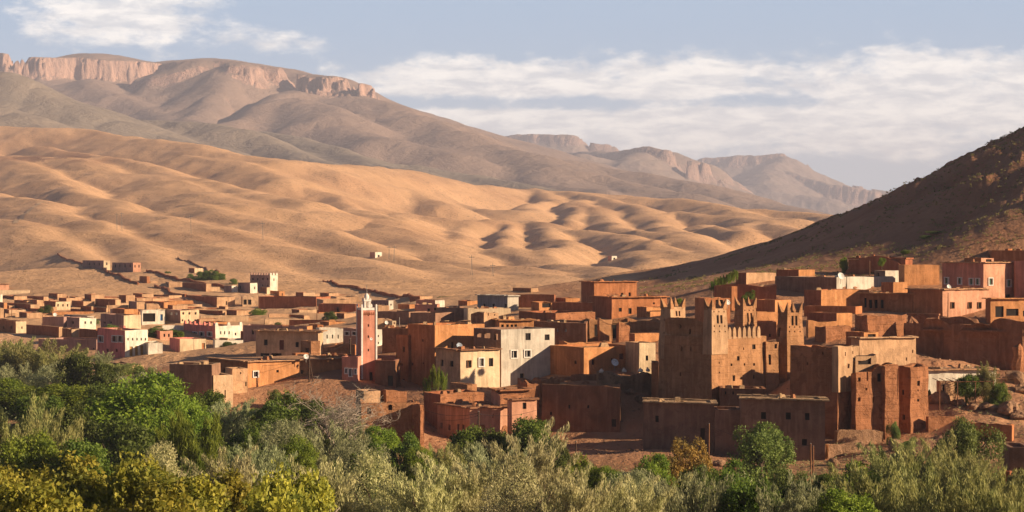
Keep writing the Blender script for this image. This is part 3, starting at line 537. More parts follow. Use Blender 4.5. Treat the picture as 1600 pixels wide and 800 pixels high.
R([(530, 306), (601, 341), (639, 330), (706, 341), (781, 343), (830, 341), (856, 352), (931, 360), (1006, 378), (1062, 401)], .36, 22, 'm')
R([(660, 372), (717, 380), (770, 376), (837, 393), (900, 412), (960, 425)], .30, 18, 'r')
R([(826, 326), (856, 313), (905, 311), (930, 322), (969, 352), (1040, 367), (1085, 384)], .38, 22, 'r')
R([(880, 300), (912, 303), (987, 319), (1030, 340), (1064, 366), (1110, 390)], .36, 24, 'r')
R([(800, 294), (880, 298), (1000, 304), (1056, 306), (1112, 315), (1169, 331), (1230, 345)], .30, 34, 'r')
R([(1000, 334), (1064, 331), (1150, 338), (1199, 346), (1244, 358)], .36, 24, 'r')
R([(1100, 348), (1150, 360), (1180, 346)], .40, 18, 'r')
R([(980, 376), (1020, 372), (1075, 380), (1120, 406)], .34, 18, 'r')
R([(1130, 322), (1225, 324), (1281, 327), (1330, 334), (1450, 340)], .30, 30, 'r')
R([(781, 343), (775, 362), (768, 378)], .44, 12, 'r'); R([(712, 341), (705, 358), (703, 372)], .40, 12, 'r')
R([(831, 341), (850, 368), (880, 398)], .40, 14, 'r'); R([(910, 312), (900, 330), (890, 344)], .42, 13, 'r')
R([(1010, 378), (1000, 392), (1010, 408)], .38, 12, 'r'); R([(668, 310), (650, 326), (640, 332)], .42, 13, 'r')
def base_pts():
    B = []
    for P, s, r in RID: B += [p for p in P]
    B = np.array(B); return B
_B = base_pts()
_bq = np.stack([_B[:, 0]/_B[:, 1], np.log(_B[:, 1])], 1)
def _poly(u, v): return np.stack([np.ones_like(u), u, v, u*u, u*v, v*v, v**3, u*v*v, u*u*v], -1)
_el = (_B[:, 2]-CAMZ)/_B[:, 1]
_pc, *_ = np.linalg.lstsq(_poly(_bq[:, 0], _bq[:, 1]), _el, rcond=None)
def far_base(x, y):
    u = np.clip(x/y, -0.42, 0.32); e = _poly(u, np.log(y))@_pc
    return CAMZ + y*e - np.interp(y, [700, 1000, 2000, 4000], [9, 26, 66, 95])*(.62+.38*sst(x/y, -.15, 0.0))
def smax(a, b, k):
    return np.maximum(a, b) + np.maximum(k-np.abs(a-b), 0)**2/(4*k)
def ridge_h(P, slope, rad, x, y, warp=0):
    best = np.full(x.shape, -1e9); bd = np.zeros(x.shape)
    for a, b in zip(P[:-1], P[1:]):
        ab = b[:2]-a[:2]; L2 = ab@ab
        s = np.clip(((x-a[0])*ab[0]+(y-a[1])*ab[1])/L2, 0, 1)
        d = np.hypot(x-a[0]-s*ab[0], y-a[1]-s*ab[1])
        h = a[2]+s*(b[2]-a[2]) - slope*(np.sqrt(d*d+rad*rad)-rad)
        best = np.maximum(best, h)
    return best
def far_h(x, y):
    sh = x.shape; x = x.ravel(); y = y.ravel()
    wx = x + 15*fbm(x/200, y/200, 4); wy = y + 22*fbm(x/200+7, y/200+3, 4)
    h = far_base(x, y)
    for P, s, r in RID: h = smax(h, ridge_h(P, s, r*.9, wx, wy), 5.0)
    g = fbm(x/130+3, y/190, 4)
    qx, qy = (x*.8+y*.6), (-x*.6+y*.8)                    # gullies run down across the ridges
    h = h + 2.2*g*sst(y, 900, 1700) + 2.0*fbm(x/420, y/520, 3) - (2.1+1.9*sst(x/y, -.12, .02))*np.abs(fbm(qx/75, qy/240, 4))*sst(y, 950, 1500) - 0.9*np.abs(fbm(qx/26, qy/70, 4))*sst(y, 850, 1100)
    return h.reshape(sh)
CT = np.array(CT)
ex = []
_ax = np.linspace(-0.45, 0.32, 24)                        # anchors where the near land hands over to the far hills
for Yq in (1060.0, 1150.0):
    for xq, zq in zip(_ax*Yq, far_h(_ax*Yq, np.full(24, Yq))): ex.append((xq, Yq, zq))
for px, Y, z in ((1300, 720, 20), (1500, 720, 40), (1700, 700, 60), (1100, 760, 17), (2000, 700, 60), (1300, 900, 20), (1600, 900, 30)): ex.append(((px-CX)*Y/F, Y, z))
CT = np.vstack([CT, np.array(ex)])
_P = CT[:, :2]/100.0
def _phi(r2): return 0.5*r2*np.log(r2+1e-9)
_n = len(_P)
_d = ((_P[:, None]-_P[None])**2).sum(-1)
_A = np.zeros((_n+3, _n+3)); _A[:_n, :_n] = _phi(_d) + np.eye(_n)*0.005
_A[:_n, _n] = 1; _A[:_n, _n+1:] = _P; _A[_n, :_n] = 1; _A[_n+1:, :_n] = _P.T
_w = np.linalg.solve(_A, np.concatenate([CT[:, 2], np.zeros(3)]))
def near_h(x, y):
    x = np.atleast_1d(np.asarray(x, float)); y = np.atleast_1d(np.asarray(y, float)); out = np.empty(x.shape)
    fx, fy, fo = x.ravel()/100, y.ravel()/100, out.ravel()
    for i in range(0, len(fx), 20000):
        q = np.stack([fx[i:i+20000], fy[i:i+20000]], 1)
        r2 = ((q[:, None]-_P[None])**2).sum(-1)
        fo[i:i+20000] = _phi(r2)@_w[:_n] + _w[_n] + q@_w[_n+1:]
    return fo.reshape(x.shape)

def ground_h(x, y):
    x = np.atleast_1d(np.asarray(x, float)); y = np.atleast_1d(np.asarray(y, float))
    k = sst(y, 960, 1140)
    n = np.zeros(x.shape); fz = np.zeros(x.shape); a = k < 1; b = k > 0
    if a.any():
        xa, ya = x[a], y[a]
        n[a] = near_h(xa, ya) + 0.22*fbm(xa/5, ya/5, 4)*np.clip(ya/200, .2, 1) + 0.9*fbm(xa/38, ya/38, 3)*sst(ya, 250, 600)
        n[a] += .55*fbm(xa/7, ya/7, 4)*sst(xa/ya, .15, .19)*sst(ya, 236, 244)*(1-sst(ya, 290, 310))
        hill = sst(n[a]-CAMZ-3, 0, 14)*sst(xa/ya, 0.06, 0.14)
        n[a] += hill*(1.5*fbm(xa/18, ya/18, 5)+0.9*np.abs(fbm(xa/6, ya/8, 4)))
    if b.any(): fz[b] = far_h(x[b], y[b])
    h = n*(1-k)+fz*k
    end = sst(y, 3700, 5000)
    return h*(1-end) + (-40)*end
def gz(x, y): return float(ground_h(np.array([x]), np.array([y]))[0])
def ground_hit(px, py, y0=300, y1=3600):
    """first point of the land seen at a picture point"""
    yy = np.exp(np.linspace(math.log(y0), math.log(y1), 900))
    hh = ground_h((px-CX)*yy/F, yy); ray = CAMZ-(py-CY)*yy/F
    i = np.argmax(hh >= ray)
    return np.array(((px-CX)*yy[i]/F, yy[i], hh[i])) if hh[i] >= ray[i] else None

def polar_sheet(name, us, ys, hf, mats, kind='structure', attr=None):
    U, YY = np.meshgrid(us, ys); Xg = U*YY
    Hh = hf(Xg, YY)
    nr, nc = U.shape
    co = np.stack([Xg, YY, Hh], -1).reshape(-1, 3)
    idx = np.arange(nr*nc).reshape(nr, nc)
    q = np.stack([idx[:-1, :-1], idx[:-1, 1:], idx[1:, 1:], idx[1:, :-1]], -1).reshape(-1, 4)
    me = bpy.data.meshes.new(name)
    me.vertices.add(len(co)); me.vertices.foreach_set('co', co.ravel())
    me.loops.add(q.size); me.loops.foreach_set('vertex_index', q.ravel().astype(np.int32))
    me.polygons.add(len(q)); me.polygons.foreach_set('loop_start', np.arange(0, q.size, 4, dtype=np.int32))
    me.update(calc_edges=True); me.validate()
    me.polygons.foreach_set('use_smooth', np.ones(len(q), bool))
    for m in mats: me.materials.append(MATS[m])
    if attr is not None:
        a = me.attributes.new('soil', 'FLOAT_COLOR', 'POINT')
        c = attr(Xg, YY, Hh).reshape(-1, 4); a.data.foreach_set('color', c.ravel())
    o = bpy.data.objects.new(name, me); COL.objects.link(o)
    return tag(o, kind=kind)

def earth_material():
    m, t, b = principled('earth')
    p = t.n('ShaderNodeNewGeometry').outputs['Position']
    at = t.n('ShaderNodeAttribute', attribute_name='soil')
    s = t.n('ShaderNodeSeparateColor'); t.l(at.outputs['Color'], s.inputs[0])
    red, green, scrub = s.outputs
    n1 = t.sstep(t.noise(p, 0.006, 6, 0.6, 0.5), 0.3, 0.7); n2 = t.noise(p, 0.05, 6, 0.65, 0.3); n3 = t.noise(p, 0.55, 5, 0.7)
    tan = t.mix(n1, (0.565, 0.34, 0.185), (0.64, 0.39, 0.22))
    tan = t.mix(t.math('MULTIPLY', t.sstep(n2, 0.45, 0.75), 0.4), tan, (0.47, 0.28, 0.15))
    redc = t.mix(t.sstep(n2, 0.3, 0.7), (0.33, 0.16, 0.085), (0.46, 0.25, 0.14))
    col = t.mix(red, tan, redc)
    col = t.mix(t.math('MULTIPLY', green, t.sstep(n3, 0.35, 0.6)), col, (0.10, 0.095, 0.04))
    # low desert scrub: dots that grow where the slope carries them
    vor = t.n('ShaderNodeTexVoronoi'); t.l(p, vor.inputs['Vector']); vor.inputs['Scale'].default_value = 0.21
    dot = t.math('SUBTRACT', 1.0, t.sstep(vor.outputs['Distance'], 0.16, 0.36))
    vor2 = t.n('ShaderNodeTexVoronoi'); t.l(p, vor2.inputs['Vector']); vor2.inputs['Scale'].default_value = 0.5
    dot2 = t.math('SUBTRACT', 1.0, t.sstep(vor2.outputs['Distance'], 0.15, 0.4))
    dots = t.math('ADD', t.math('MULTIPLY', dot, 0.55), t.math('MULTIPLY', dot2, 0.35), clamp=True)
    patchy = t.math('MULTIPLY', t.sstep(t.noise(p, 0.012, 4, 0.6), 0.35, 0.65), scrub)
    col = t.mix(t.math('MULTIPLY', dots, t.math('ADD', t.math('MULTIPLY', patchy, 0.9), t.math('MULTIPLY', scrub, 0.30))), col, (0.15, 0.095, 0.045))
    col = t.mix(t.math('MULTIPLY', t.math('MULTIPLY', red, scrub), 0.7), col, (0.20, 0.095, 0.055))   # near hill's shade deepened in the soil colour
    t.l(col, b.inputs['Base Color'])
    h = t.math('ADD', t.math('MULTIPLY', n3, 0.5), t.math('MULTIPLY', t.noise(p, 2.2, 4, 0.7), 0.18))
    far = t.math('MULTIPLY', scrub, t.math('ADD', t.math('MULTIPLY', n2, 1.3), t.math('MULTIPLY', t.noise(p, 0.16, 5, 0.65), 0.9)))
    bump(t, b, t.math('ADD', t.math('ADD', h, far), t.math('MULTIPLY', dots, 0.5)), 0.9, 0.9)
earth_material()
def soil_attr(x, y, h):
    u = x/y
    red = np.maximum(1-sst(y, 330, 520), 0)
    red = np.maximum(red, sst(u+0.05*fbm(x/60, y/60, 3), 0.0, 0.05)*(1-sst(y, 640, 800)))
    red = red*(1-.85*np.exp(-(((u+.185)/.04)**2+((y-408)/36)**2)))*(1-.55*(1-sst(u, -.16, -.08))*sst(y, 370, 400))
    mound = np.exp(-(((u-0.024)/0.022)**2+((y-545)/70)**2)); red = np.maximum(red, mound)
    band = np.exp(-(((u+.232)/.03)**2+((y-2750)/160)**2)); red = np.maximum(red, .8*band*(fbm(x/30, y/40, 3) > -.1))
    red = np.clip(red + 0.22*fbm(x/120, y/160, 3)*sst(y, 500, 1500), 0, 1)
    green = (1-sst(y, 225, 262))*sst(y, 60, 90)*0.9
    green = np.maximum(green, (1-sst(y, 350, 392))*(1-sst(u, -0.21, -0.18))*.9)
    scrub = np.clip(0.75*sst(y, 640, 900) + 0.5*sst(u, 0.10, 0.2)*sst(y, 380, 420), 0, 1)
    return np.stack([red, green, scrub, np.ones_like(red)], -1)
us = np.concatenate([np.linspace(-1.1, -0.30, 40)[:-1], np.linspace(-0.30, 0.30, 760), np.linspace(0.30, 1.1, 40)[1:]])
ys = np.concatenate([np.linspace(-60, 30, 8)[:-1]+0.0, np.exp(np.linspace(math.log(30), math.log(560), 260))[:-1],
                     np.exp(np.linspace(math.log(560), math.log(3900), 560))[:-1], np.exp(np.linspace(math.log(3900), math.log(16000), 30))])
def ground_sheet_h(x, y):
    yy = np.maximum(y, 30.0)
    h = ground_h(x, yy); return np.where(y < 30, np.maximum(h, 22.0), h)
def ground_grid():
    # rows behind the viewer keep the width of the first row in front
    U, YY = np.meshgrid(us, ys); return U, YY
ys = ys[ys >= 30]
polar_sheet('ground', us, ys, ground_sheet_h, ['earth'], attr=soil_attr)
# the viewer's own bank, from the first row of the sheet back past the camera
bx = np.linspace(-60, 60, 41); by = np.linspace(-60, 31.5, 30)
BX, BY = np.meshgrid(bx, by); BH = np.where(BY > 26, 0, 0)+np.minimum(near_h(BX, np.maximum(BY, 30))-0.25, 25.5) + 0.15*fbm(BX/4, BY/4, 3)
ii = np.arange(BX.size).reshape(BX.shape)
link_mesh('ground_bank', np.stack([BX, BY, BH], -1).reshape(-1, 3), np.stack([ii[:-1, :-1], ii[:-1, 1:], ii[1:, 1:], ii[1:, :-1]], -1).reshape(-1, 4).tolist(), ['earth'], smooth=True)['kind'] = 'structure'

# ---------------------------------------------------------------- mountains
def rock_material(name, slope_c, slope_c2, rock_c, rock_c2, lo=0.70, hi=0.80, sc_=1.0, strata=0.0):
    m, t, b = principled(name)
    g = t.n('ShaderNodeNewGeometry'); p = g.outputs['Position']
    s = t.n('ShaderNodeSeparateXYZ'); t.l(g.outputs['True Normal'], s.inputs[0])
    n1 = t.noise(p, 0.0022*sc_, 6, 0.6, 0.4); n2 = t.noise(p, 0.012*sc_, 6, 0.68, 0.3); n3 = t.noise(t.scalev(p, 1, 1, 0.25), 0.03*sc_, 6, 0.7)
    sl_ = t.mix(t.sstep(n1, 0.35, 0.65), slope_c2, slope_c)
    sl_ = t.mix(t.math('MULTIPLY', t.sstep(n2, 0.45, 0.7), 0.35), sl_, tuple(v*0.68 for v in slope_c))
    rk = t.mix(t.sstep(n3, 0.36, 0.64), rock_c2, rock_c)
    st = t.math('SUBTRACT', 1.0, t.sstep(t.math('ADD', s.outputs[2], t.math('MULTIPLY', t.math('SUBTRACT', n2, 0.5), 0.25)), lo, hi))
    col = t.mix(st, sl_, rk)
    if strata:
        sp = t.n('ShaderNodeSeparateXYZ'); t.l(p, sp.inputs[0])
        zz = t.math('ADD', sp.outputs[2], t.math('MULTIPLY', n1, 60))
        ln = t.sstep(t.math('ABSOLUTE', t.math('SUBTRACT', t.math('FRACT', t.math('DIVIDE', zz, strata)), 0.5)), 0.34, 0.46)
        col = t.mix(t.math('MULTIPLY', ln, 0.35), col, rock_c2)
    t.l(col, b.inputs['Base Color'])
    bump(t, b, t.math('ADD', t.math('MULTIPLY', n2, 0.7), t.math('MULTIPLY', t.math('MULTIPLY', n3, st), 0.9)), 26/sc_, 0.8)
rock_material('mesa_rock', (0.235, 0.17, 0.14), (0.27, 0.19, 0.15), (0.47, 0.30, 0.235), (0.30, 0.20, 0.165))
rock_material('slope_rock', (0.21, 0.175, 0.14), (0.25, 0.20, 0.155), (0.45, 0.29, 0.2), (0.3, 0.2, 0.15), 0.6, 0.7)
rock_material('far_rock', (0.23, 0.175, 0.15), (0.26, 0.195, 0.155), (0.40, 0.265, 0.215), (0.27, 0.19, 0.165), 0.66, 0.80, 0.7, 70.0)
def mnt(feats, base, seed=0, nz=(14, 6), warp=(60, 300)):
    def hf(x, y):
        sh = x.shape; x = x.ravel(); y = y.ravel()
        wx = x + warp[0]*fbm(x/warp[1]+seed, y/warp[1], 3); wy = y + warp[0]*1.2*fbm(x/warp[1]+seed+5, y/warp[1]+2, 3)
        h = np.full(x.shape, float(base))
        for f in feats:
            P = np.array([pix(*p) for p in f['p']])
            best = np.full(x.shape, -1e9); dd = np.zeros(x.shape)
            for a, b in zip(P[:-1], P[1:]):
                ab = b[:2]-a[:2]; s = np.clip(((wx-a[0])*ab[0]+(wy-a[1])*ab[1])/(ab@ab), 0, 1)
                d = np.hypot(wx-a[0]-s*ab[0], wy-a[1]-s*ab[1])
                hh = a[2]+s*(b[2]-a[2]) - f['s']*(np.sqrt(d*d+f['r']**2)-f['r'])
                up = hh > best; dd = np.where(up, d, dd); best = np.maximum(best, hh)
            if f.get('c'):                                  # cliff band: a plateau lip, then a ribbed drop
                rib = 16*np.abs(fbm(x/48+seed, y/48, 5, gain=.62)) + 34*fbm(x/140, y/140+seed, 5, gain=.58) + 9*fbm(x/17, y/17, 2)
                dn = dd + np.minimum(rib - 14, f['w']*.2)
                cl = f['c']*np.clip(0.75+f.get('cv', .6)*fbm(x/330, y/330+9, 3), .15, 1.2)
                best = best - cl*sst(dn, f['w'], f['w']+34)*0.55 - cl*sst(dn, f['w']+30, f['w']+78)*0.45
            h = smax(h, best, f.get('k', 26))
        h = h + nz[0]*fbm(x/330+seed, y/420, 5) - nz[1]*np.abs(fbm(x/95, y/130+seed, 4))
        return h.reshape(sh)
    return hf
mesa = [
 dict(p=[(-260, 70, 7900), (-100, 78, 7700), (0, 84, 7550), (22, 98, 7450)], s=.34, r=60, c=120, w=26),
 dict(p=[(42, 98, 7500), (62, 90, 7550), (140, 87, 7600), (200, 92, 7650), (248, 100, 7750)], s=.36, r=60, c=150, w=34),
 dict(p=[(140, 84, 8200), (255, 98, 8300), (330, 92, 8200)], s=.30, r=160),
 dict(p=[(272, 102, 7500), (310, 93, 7350), (352, 92, 7250), (380, 96, 7150)], s=.44, r=50, c=95, w=26),
 dict(p=[(380, 95, 7300), (430, 104, 7250), (475, 116, 7150), (520, 120, 7050), (552, 130, 7000), (566, 142, 6980)], s=.36, r=50, c=120, w=30),
 dict(p=[(370, 100, 8000), (440, 108, 7900), (500, 120, 7750), (548, 142, 7500)], s=.55, r=110),
 dict(p=[(350, 100, 7150), (342, 128, 6950), (318, 158, 6700), (286, 186, 6450)], s=.66, r=70),
 dict(p=[(150, 122, 7400), (185, 148, 7100), (235, 172, 6800), (256, 190, 6500)], s=.6, r=80),
 dict(p=[(470, 140, 6900), (420, 163, 6500), (366, 187, 6250)], s=.64, r=70),
 dict(p=[(560, 150, 6900), (640, 180, 6500), (705, 206, 6200), (760, 224, 6000), (830, 243, 5800), (900, 268, 5500), (960, 283, 5300), (1060, 302, 5000)], s=.44, r=90),
 dict(p=[(470, 150, 6500), (520, 178, 6200), (600, 215, 5800), (690, 240, 5600)], s=.5, r=90),
 dict(p=[(705, 208, 6150), (690, 232, 5900), (730, 262, 5500)], s=.52, r=80),
 dict(p=[(800, 236, 5850), (840, 262, 5500), (880, 285, 5200), (940, 298, 4900)], s=.48, r=80),
 dict(p=[(830, 250, 6200), (905, 254, 6400), (1000, 270, 6200), (1090, 288, 5900), (1170, 308, 5600), (1240, 326, 5400)], s=.30, r=90),
 dict(p=[(290, 186, 6400), (350, 200, 6100), (430, 222, 5700), (520, 248, 5300)], s=.5, r=70),
]
slopes = [
 dict(p=[(-260, 30, 5600), (-120, 72, 5350), (0, 111, 5100), (62, 136, 5000), (120, 163, 4900), (200, 190, 4800), (300, 224, 4650), (375, 244, 4500), (450, 258, 4350)], s=.42, r=60),
 dict(p=[(-160, 120, 4700), (-30, 158, 4550), (30, 176, 4450), (80, 196, 4300), (120, 205, 4200)], s=.32, r=50),
 dict(p=[(225, 188, 5300), (292, 192, 5200), (330, 197, 5150), (372, 205, 5050), (430, 228, 4900), (490, 246, 4700), (545, 257, 4500)], s=.5, r=50),
 dict(p=[(400, 205, 5500), (455, 213, 5350), (520, 235, 5100), (590, 252, 4800), (650, 266, 4600)], s=.5, r=50),
 dict(p=[(640, 258, 4900), (720, 272, 4800), (800, 288, 4600), (900, 300, 4400)], s=.30, r=60),
]
NZ = dict(nz=(5, 2), warp=(45, 400))
polar_sheet('mesa_mountain', np.linspace(-0.36, 0.24, 860), np.exp(np.linspace(math.log(4700), math.log(9200), 400)), mnt(mesa, -60, 3, **NZ), ['mesa_rock'])
polar_sheet('grey_mountain_slope', np.linspace(-0.36, 0.10, 560), np.exp(np.linspace(math.log(3500), math.log(6300), 260)), mnt(slopes, -60, 8, (4, 2), (35, 360)), ['slope_rock'])
far1 = [dict(p=[(770, 222, 12400), (800, 213, 12300), (850, 209, 12200), (890, 211, 12100), (940, 223, 12000), (985, 238, 11900), (1060, 262, 11800)], s=.40, r=90, c=60, w=30, cv=.2),
        dict(p=[(900, 238, 11000), (960, 238, 10000), (1012, 231, 9800), (1050, 234, 9700), (1092, 248, 9600), (1130, 272, 9500), (1158, 300, 9400)], s=.46, r=60, c=150, w=40, cv=.15),
        dict(p=[(930, 246, 10300), (965, 239, 10250), (1012, 233, 10200), (1055, 237, 10150), (1100, 254, 10100), (1138, 280, 10050)], s=1.0, r=70),
        dict(p=[(860, 262, 9700), (880, 249, 9650), (910, 241, 9600), (930, 246, 9650), (955, 256, 9600)], s=.42, r=50),
        dict(p=[(1000, 240, 9700), (980, 256, 9400), (940, 268, 9200)], s=.42, r=60)]
far2 = [dict(p=[(1050, 262, 14300), (1110, 246, 14200), (1172, 242, 14100), (1222, 240, 14000), (1258, 254, 13900), (1300, 273, 13800), (1345, 288, 13700), (1392, 300, 13600), (1480, 322, 13500)], s=.46, r=60, c=70, w=26, cv=.2),
        dict(p=[(1222, 245, 13900), (1205, 268, 13300), (1190, 286, 12900)], s=.45, r=60),
        dict(p=[(1240, 268, 13400), (1300, 286, 13000), (1360, 296, 12900), (1420, 312, 12800)], s=.45, r=50, c=80, w=24),
        dict(p=[(1130, 285, 13000), (1200, 300, 12700), (1290, 310, 12500)], s=.42, r=60)]
polar_sheet('far_mountain', np.linspace(-0.06, 0.26, 420), np.exp(np.linspace(math.log(8700), math.log(12900), 170)), mnt(far1, -60, 14, (8, 6), (40, 420)), ['far_rock'])
polar_sheet('farthest_mountain', np.linspace(0.03, 0.30, 380), np.exp(np.linspace(math.log(12000), math.log(15000), 150)), mnt(far2, -60, 21, (9, 8), (50, 460)), ['far_rock'])

# ---------------------------------------------------------------- the air of the valley
def haze(density, col):
    m = bpy.data.materials.new('haze_air'); m.use_nodes = True; t = NT(m.node_tree)
    v = t.n('ShaderNodeVolumePrincipled'); v.inputs['Color'].default_value = (*col, 1); v.inputs['Density'].default_value = density
    o = t.n('ShaderNodeOutputMaterial'); t.l(v.outputs[0], o.inputs['Volume']); MATS['haze_air'] = m
    X0, X1, Y0, Y1, Z0, Z1 = -19000, 19000, -300, 17500, -140, 900
    V = [(x, y, z) for z in (Z0, Z1) for x, y in ((X0, Y0), (X1, Y0), (X1, Y1), (X0, Y1))]
    o = link_mesh('haze', V, [(3, 2, 1, 0), (4, 5, 6, 7), (0, 1, 5, 4), (1, 2, 6, 5), (2, 3, 7, 6), (3, 0, 4, 7)], ['haze_air'])
    tag(o, kind='stuff')
haze(7.5e-5, (0.74, 0.78, 1.0))
# ---------------------------------------------------------------- houses
class Frame:
    """corner C with right-hand face along e1 and left-hand face along e2"""
    def __init__(s, h):
        Y = h['Y']; th = h['th']; wide = h['xr']-h['xc']
        wallish = 'd' in h
        skew = th >= 50 and wide <= 4 and not wallish      # a plan that is not square: the lit side runs straight back
        if skew: th = 70
        s.th = th = math.radians(th); t1 = math.radians(86) if skew else th
        s.e1 = np.array((math.cos(t1), math.sin(t1))); s.e2 = np.array((-math.sin(th), math.cos(th)))
        s.C = np.array(((h['xc']-CX)*Y/F, Y)); tr = (h['xr']-CX)/F; tl = (h['xl']-CX)/F
        s.L1 = (tr*Y-s.C[0])/(s.e1[0]-tr*s.e1[1]); s.L2 = (tl*Y-s.C[0])/(s.e2[0]-tl*s.e2[1])
        if wallish:
            if h['th'] < 45: s.L2 = h['d']
            else: s.L1 = h['d']
        else:
            if s.L1 < 4 and h['th'] >= 50: s.L1 = 6.0
            if s.L2 < 5 and h['th'] < 25 and (h['xc']-h['xl']) < 6: s.L2 = max(s.L2, 6.0)
        s.L1 = min(max(s.L1, .5), 90); s.L2 = min(max(s.L2, .5), 70)
        s.zt = CAMZ-(h['yt']-CY)*Y/F; s.zb = CAMZ-(h['yb']-CY)*Y/F
    def xy(s, u, v): return s.C + s.e1*u + s.e2*v
    def uv(s, face, px):
        t = (px-CX)/F; e = s.e1 if face == 'R' else s.e2
        u = (t*s.C[1]-s.C[0])/(e[0]-t*e[1]); return u, s.C[1]+u*e[1]
    def face_pt(s, face, u, dep, z):
        """point on a wall: u along it, dep into the house"""
        p = s.xy(u, dep) if face == 'R' else s.xy(dep, u)
        return (p[0], p[1], z)
def cuts(a, b, step, extra):
    n = max(1, int(round((b-a)/step)))
    v = sorted(set([round(q, 4) for q in np.linspace(a, b, n+1)] + [round(q, 4) for q in extra if a < q < b]))
    o = [v[0]]
    for q in v[1:]:
        if q-o[-1] > 0.012: o.append(q)
    o[-1] = v[-1]; return o
PANE = dict(hole='dark', thru=None, framed='glass', door='darkwood', patch=None, shut='green', gframe='green', red='doorred', blue='doorblue', ochre='ochredoor', rust='rust', shutwood='doorred', pale='paint')  # hole: near-black slab standing in for the unlit inside
SEED = [0]
def house(h, root=None, wallname='wall', loc=None):
    SEED[0] += 1; sd = SEED[0]*7.31
    f = Frame(h); Y = h['Y']; ruin = h.get('ruin', 0); near = Y < 345
    mR = h.get('mr', h['m']); mL = h.get('ml', h['m']); rm = h.get('rm', mR if mR not in ('white', 'cream', 'salmon') else 'roofmud')  # darker left than right plaster puts wall shade into the colour
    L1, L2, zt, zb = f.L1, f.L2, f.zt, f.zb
    th = min(0.45, L1*.3, L2*.3); is_open = h.get('open', 0); tp = h.get('taper', 0)
    zlow = zb-2.8
    if loc is None: loc = (f.C[0], f.C[1], zb)
    owner = root
    if root is None:
        owner = empty(h['name'], loc); tag(owner, h['label'], h['cat'], h.get('group'), 'thing')
        plab = {}
    mb = MB()
    wins = {'R': [], 'L': []}
    for (fc, px, py, wp, hp, st) in h.get('win', []):
        u, dep = f.uv(fc, px); u0, _ = f.uv(fc, px-wp/2); u1, _ = f.uv(fc, px+wp/2)
        u0, u1 = min(u0, u1), max(u0, u1)
        L = L1 if fc == 'R' else L2
        z0 = CAMZ-(py+hp/2-CY)*dep/F; z1 = CAMZ-(py-hp/2-CY)*dep/F
        u0 = max(u0, .25); u1 = min(u1, L-.15); z1 = min(z1, zt-.25)
        if u1-u0 < .12 or z1-z0 < .12: continue
        wins[fc].append((u0, u1, z0, z1, st))
    parapet = min(max(.35, ruin+.25), (zt-zb)*.7)
    zroof = (zt-parapet if not h.get('eave') else zt+.015) if not is_open else max(zb-1.5, zt-h.get('deep', 99))
    step = (0.9 if ruin > .2 else 1.6) if near else (2.2 if Y < 480 else 5.0)
    def wallgrid(face, off, L, holes, mat, jamb, z_lo, flip=False, ulo=0.0, uhi=None):
        uhi = L if uhi is None else uhi
        us = cuts(ulo, uhi, step, [q for w in holes for q in w[:2]])
        zs = cuts(z_lo, zt, step*1.2 if near else 6.0, [q for w in holes for q in w[2:4]])
        idx = {}; V = []; Fc = []
        for i, u in enumerate(us):
            for j, z in enumerate(zs): idx[i, j] = len(V); V.append(f.face_pt(face, u, off, z))
        for i in range(len(us)-1):
            for j in range(len(zs)-1):
                uc = (us[i]+us[i+1])/2; zc = (zs[j]+zs[j+1])/2
                if any(w[0] < uc < w[1] and w[2] < zc < w[3] for w in holes): continue
                q = (idx[i, j], idx[i+1, j], idx[i+1, j+1], idx[i, j+1])
                Fc.append(q[::-1] if flip else q)
        mb.add(V, Fc, mat)
        for w in holes:
            if not jamb: continue
            d0, d1 = off, off+jamb
            a = [f.face_pt(face, u, d, z) for d in (d0, d1) for (u, z) in ((w[0], w[2]), (w[1], w[2]), (w[1], w[3]), (w[0], w[3]))]
            mb.add(a, [(0, 1, 5, 4), (1, 2, 6, 5), (2, 3, 7, 6), (3, 0, 4, 7)], mat)
    cut = {k: [w for w in wins[k] if w[4] != 'patch'] for k in 'RL'}
    jam = .28
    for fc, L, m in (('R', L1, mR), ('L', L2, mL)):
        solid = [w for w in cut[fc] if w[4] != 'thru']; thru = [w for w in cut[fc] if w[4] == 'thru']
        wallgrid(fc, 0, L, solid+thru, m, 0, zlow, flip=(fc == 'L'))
        for w in solid+thru:
            jd = th if w[4] == 'thru' else jam
            a = [f.face_pt(fc, u, d, z) for d in (0, jd) for (u, z) in ((w[0], w[2]), (w[1], w[2]), (w[1], w[3]), (w[0], w[3]))]
            mb.add(a, [(0, 1, 5, 4), (1, 2, 6, 5), (2, 3, 7, 6), (3, 0, 4, 7)], m)
    # the two walls away from the viewer, the inside faces and the rim
    def strip(pts0, pts1, m):
        n = max(1, int(np.hypot(*(pts1-pts0))/step)); return [pts0+(pts1-pts0)*k/n for k in range(n+1)]
    A = [f.xy(0, 0), f.xy(L1, 0), f.xy(L1, L2), f.xy(0, L2)]
    I = [f.xy(th, th), f.xy(L1-th, th), f.xy(L1-th, L2-th), f.xy(th, L2-th)]
    for k in (1, 2):
        ps = strip(A[k], A[(k+1) % 4], rm); V = [(p[0], p[1], z) for p in ps for z in (zlow, zt)]
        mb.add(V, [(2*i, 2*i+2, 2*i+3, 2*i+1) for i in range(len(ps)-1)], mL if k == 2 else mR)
    zi = min(zroof, zt)-.4
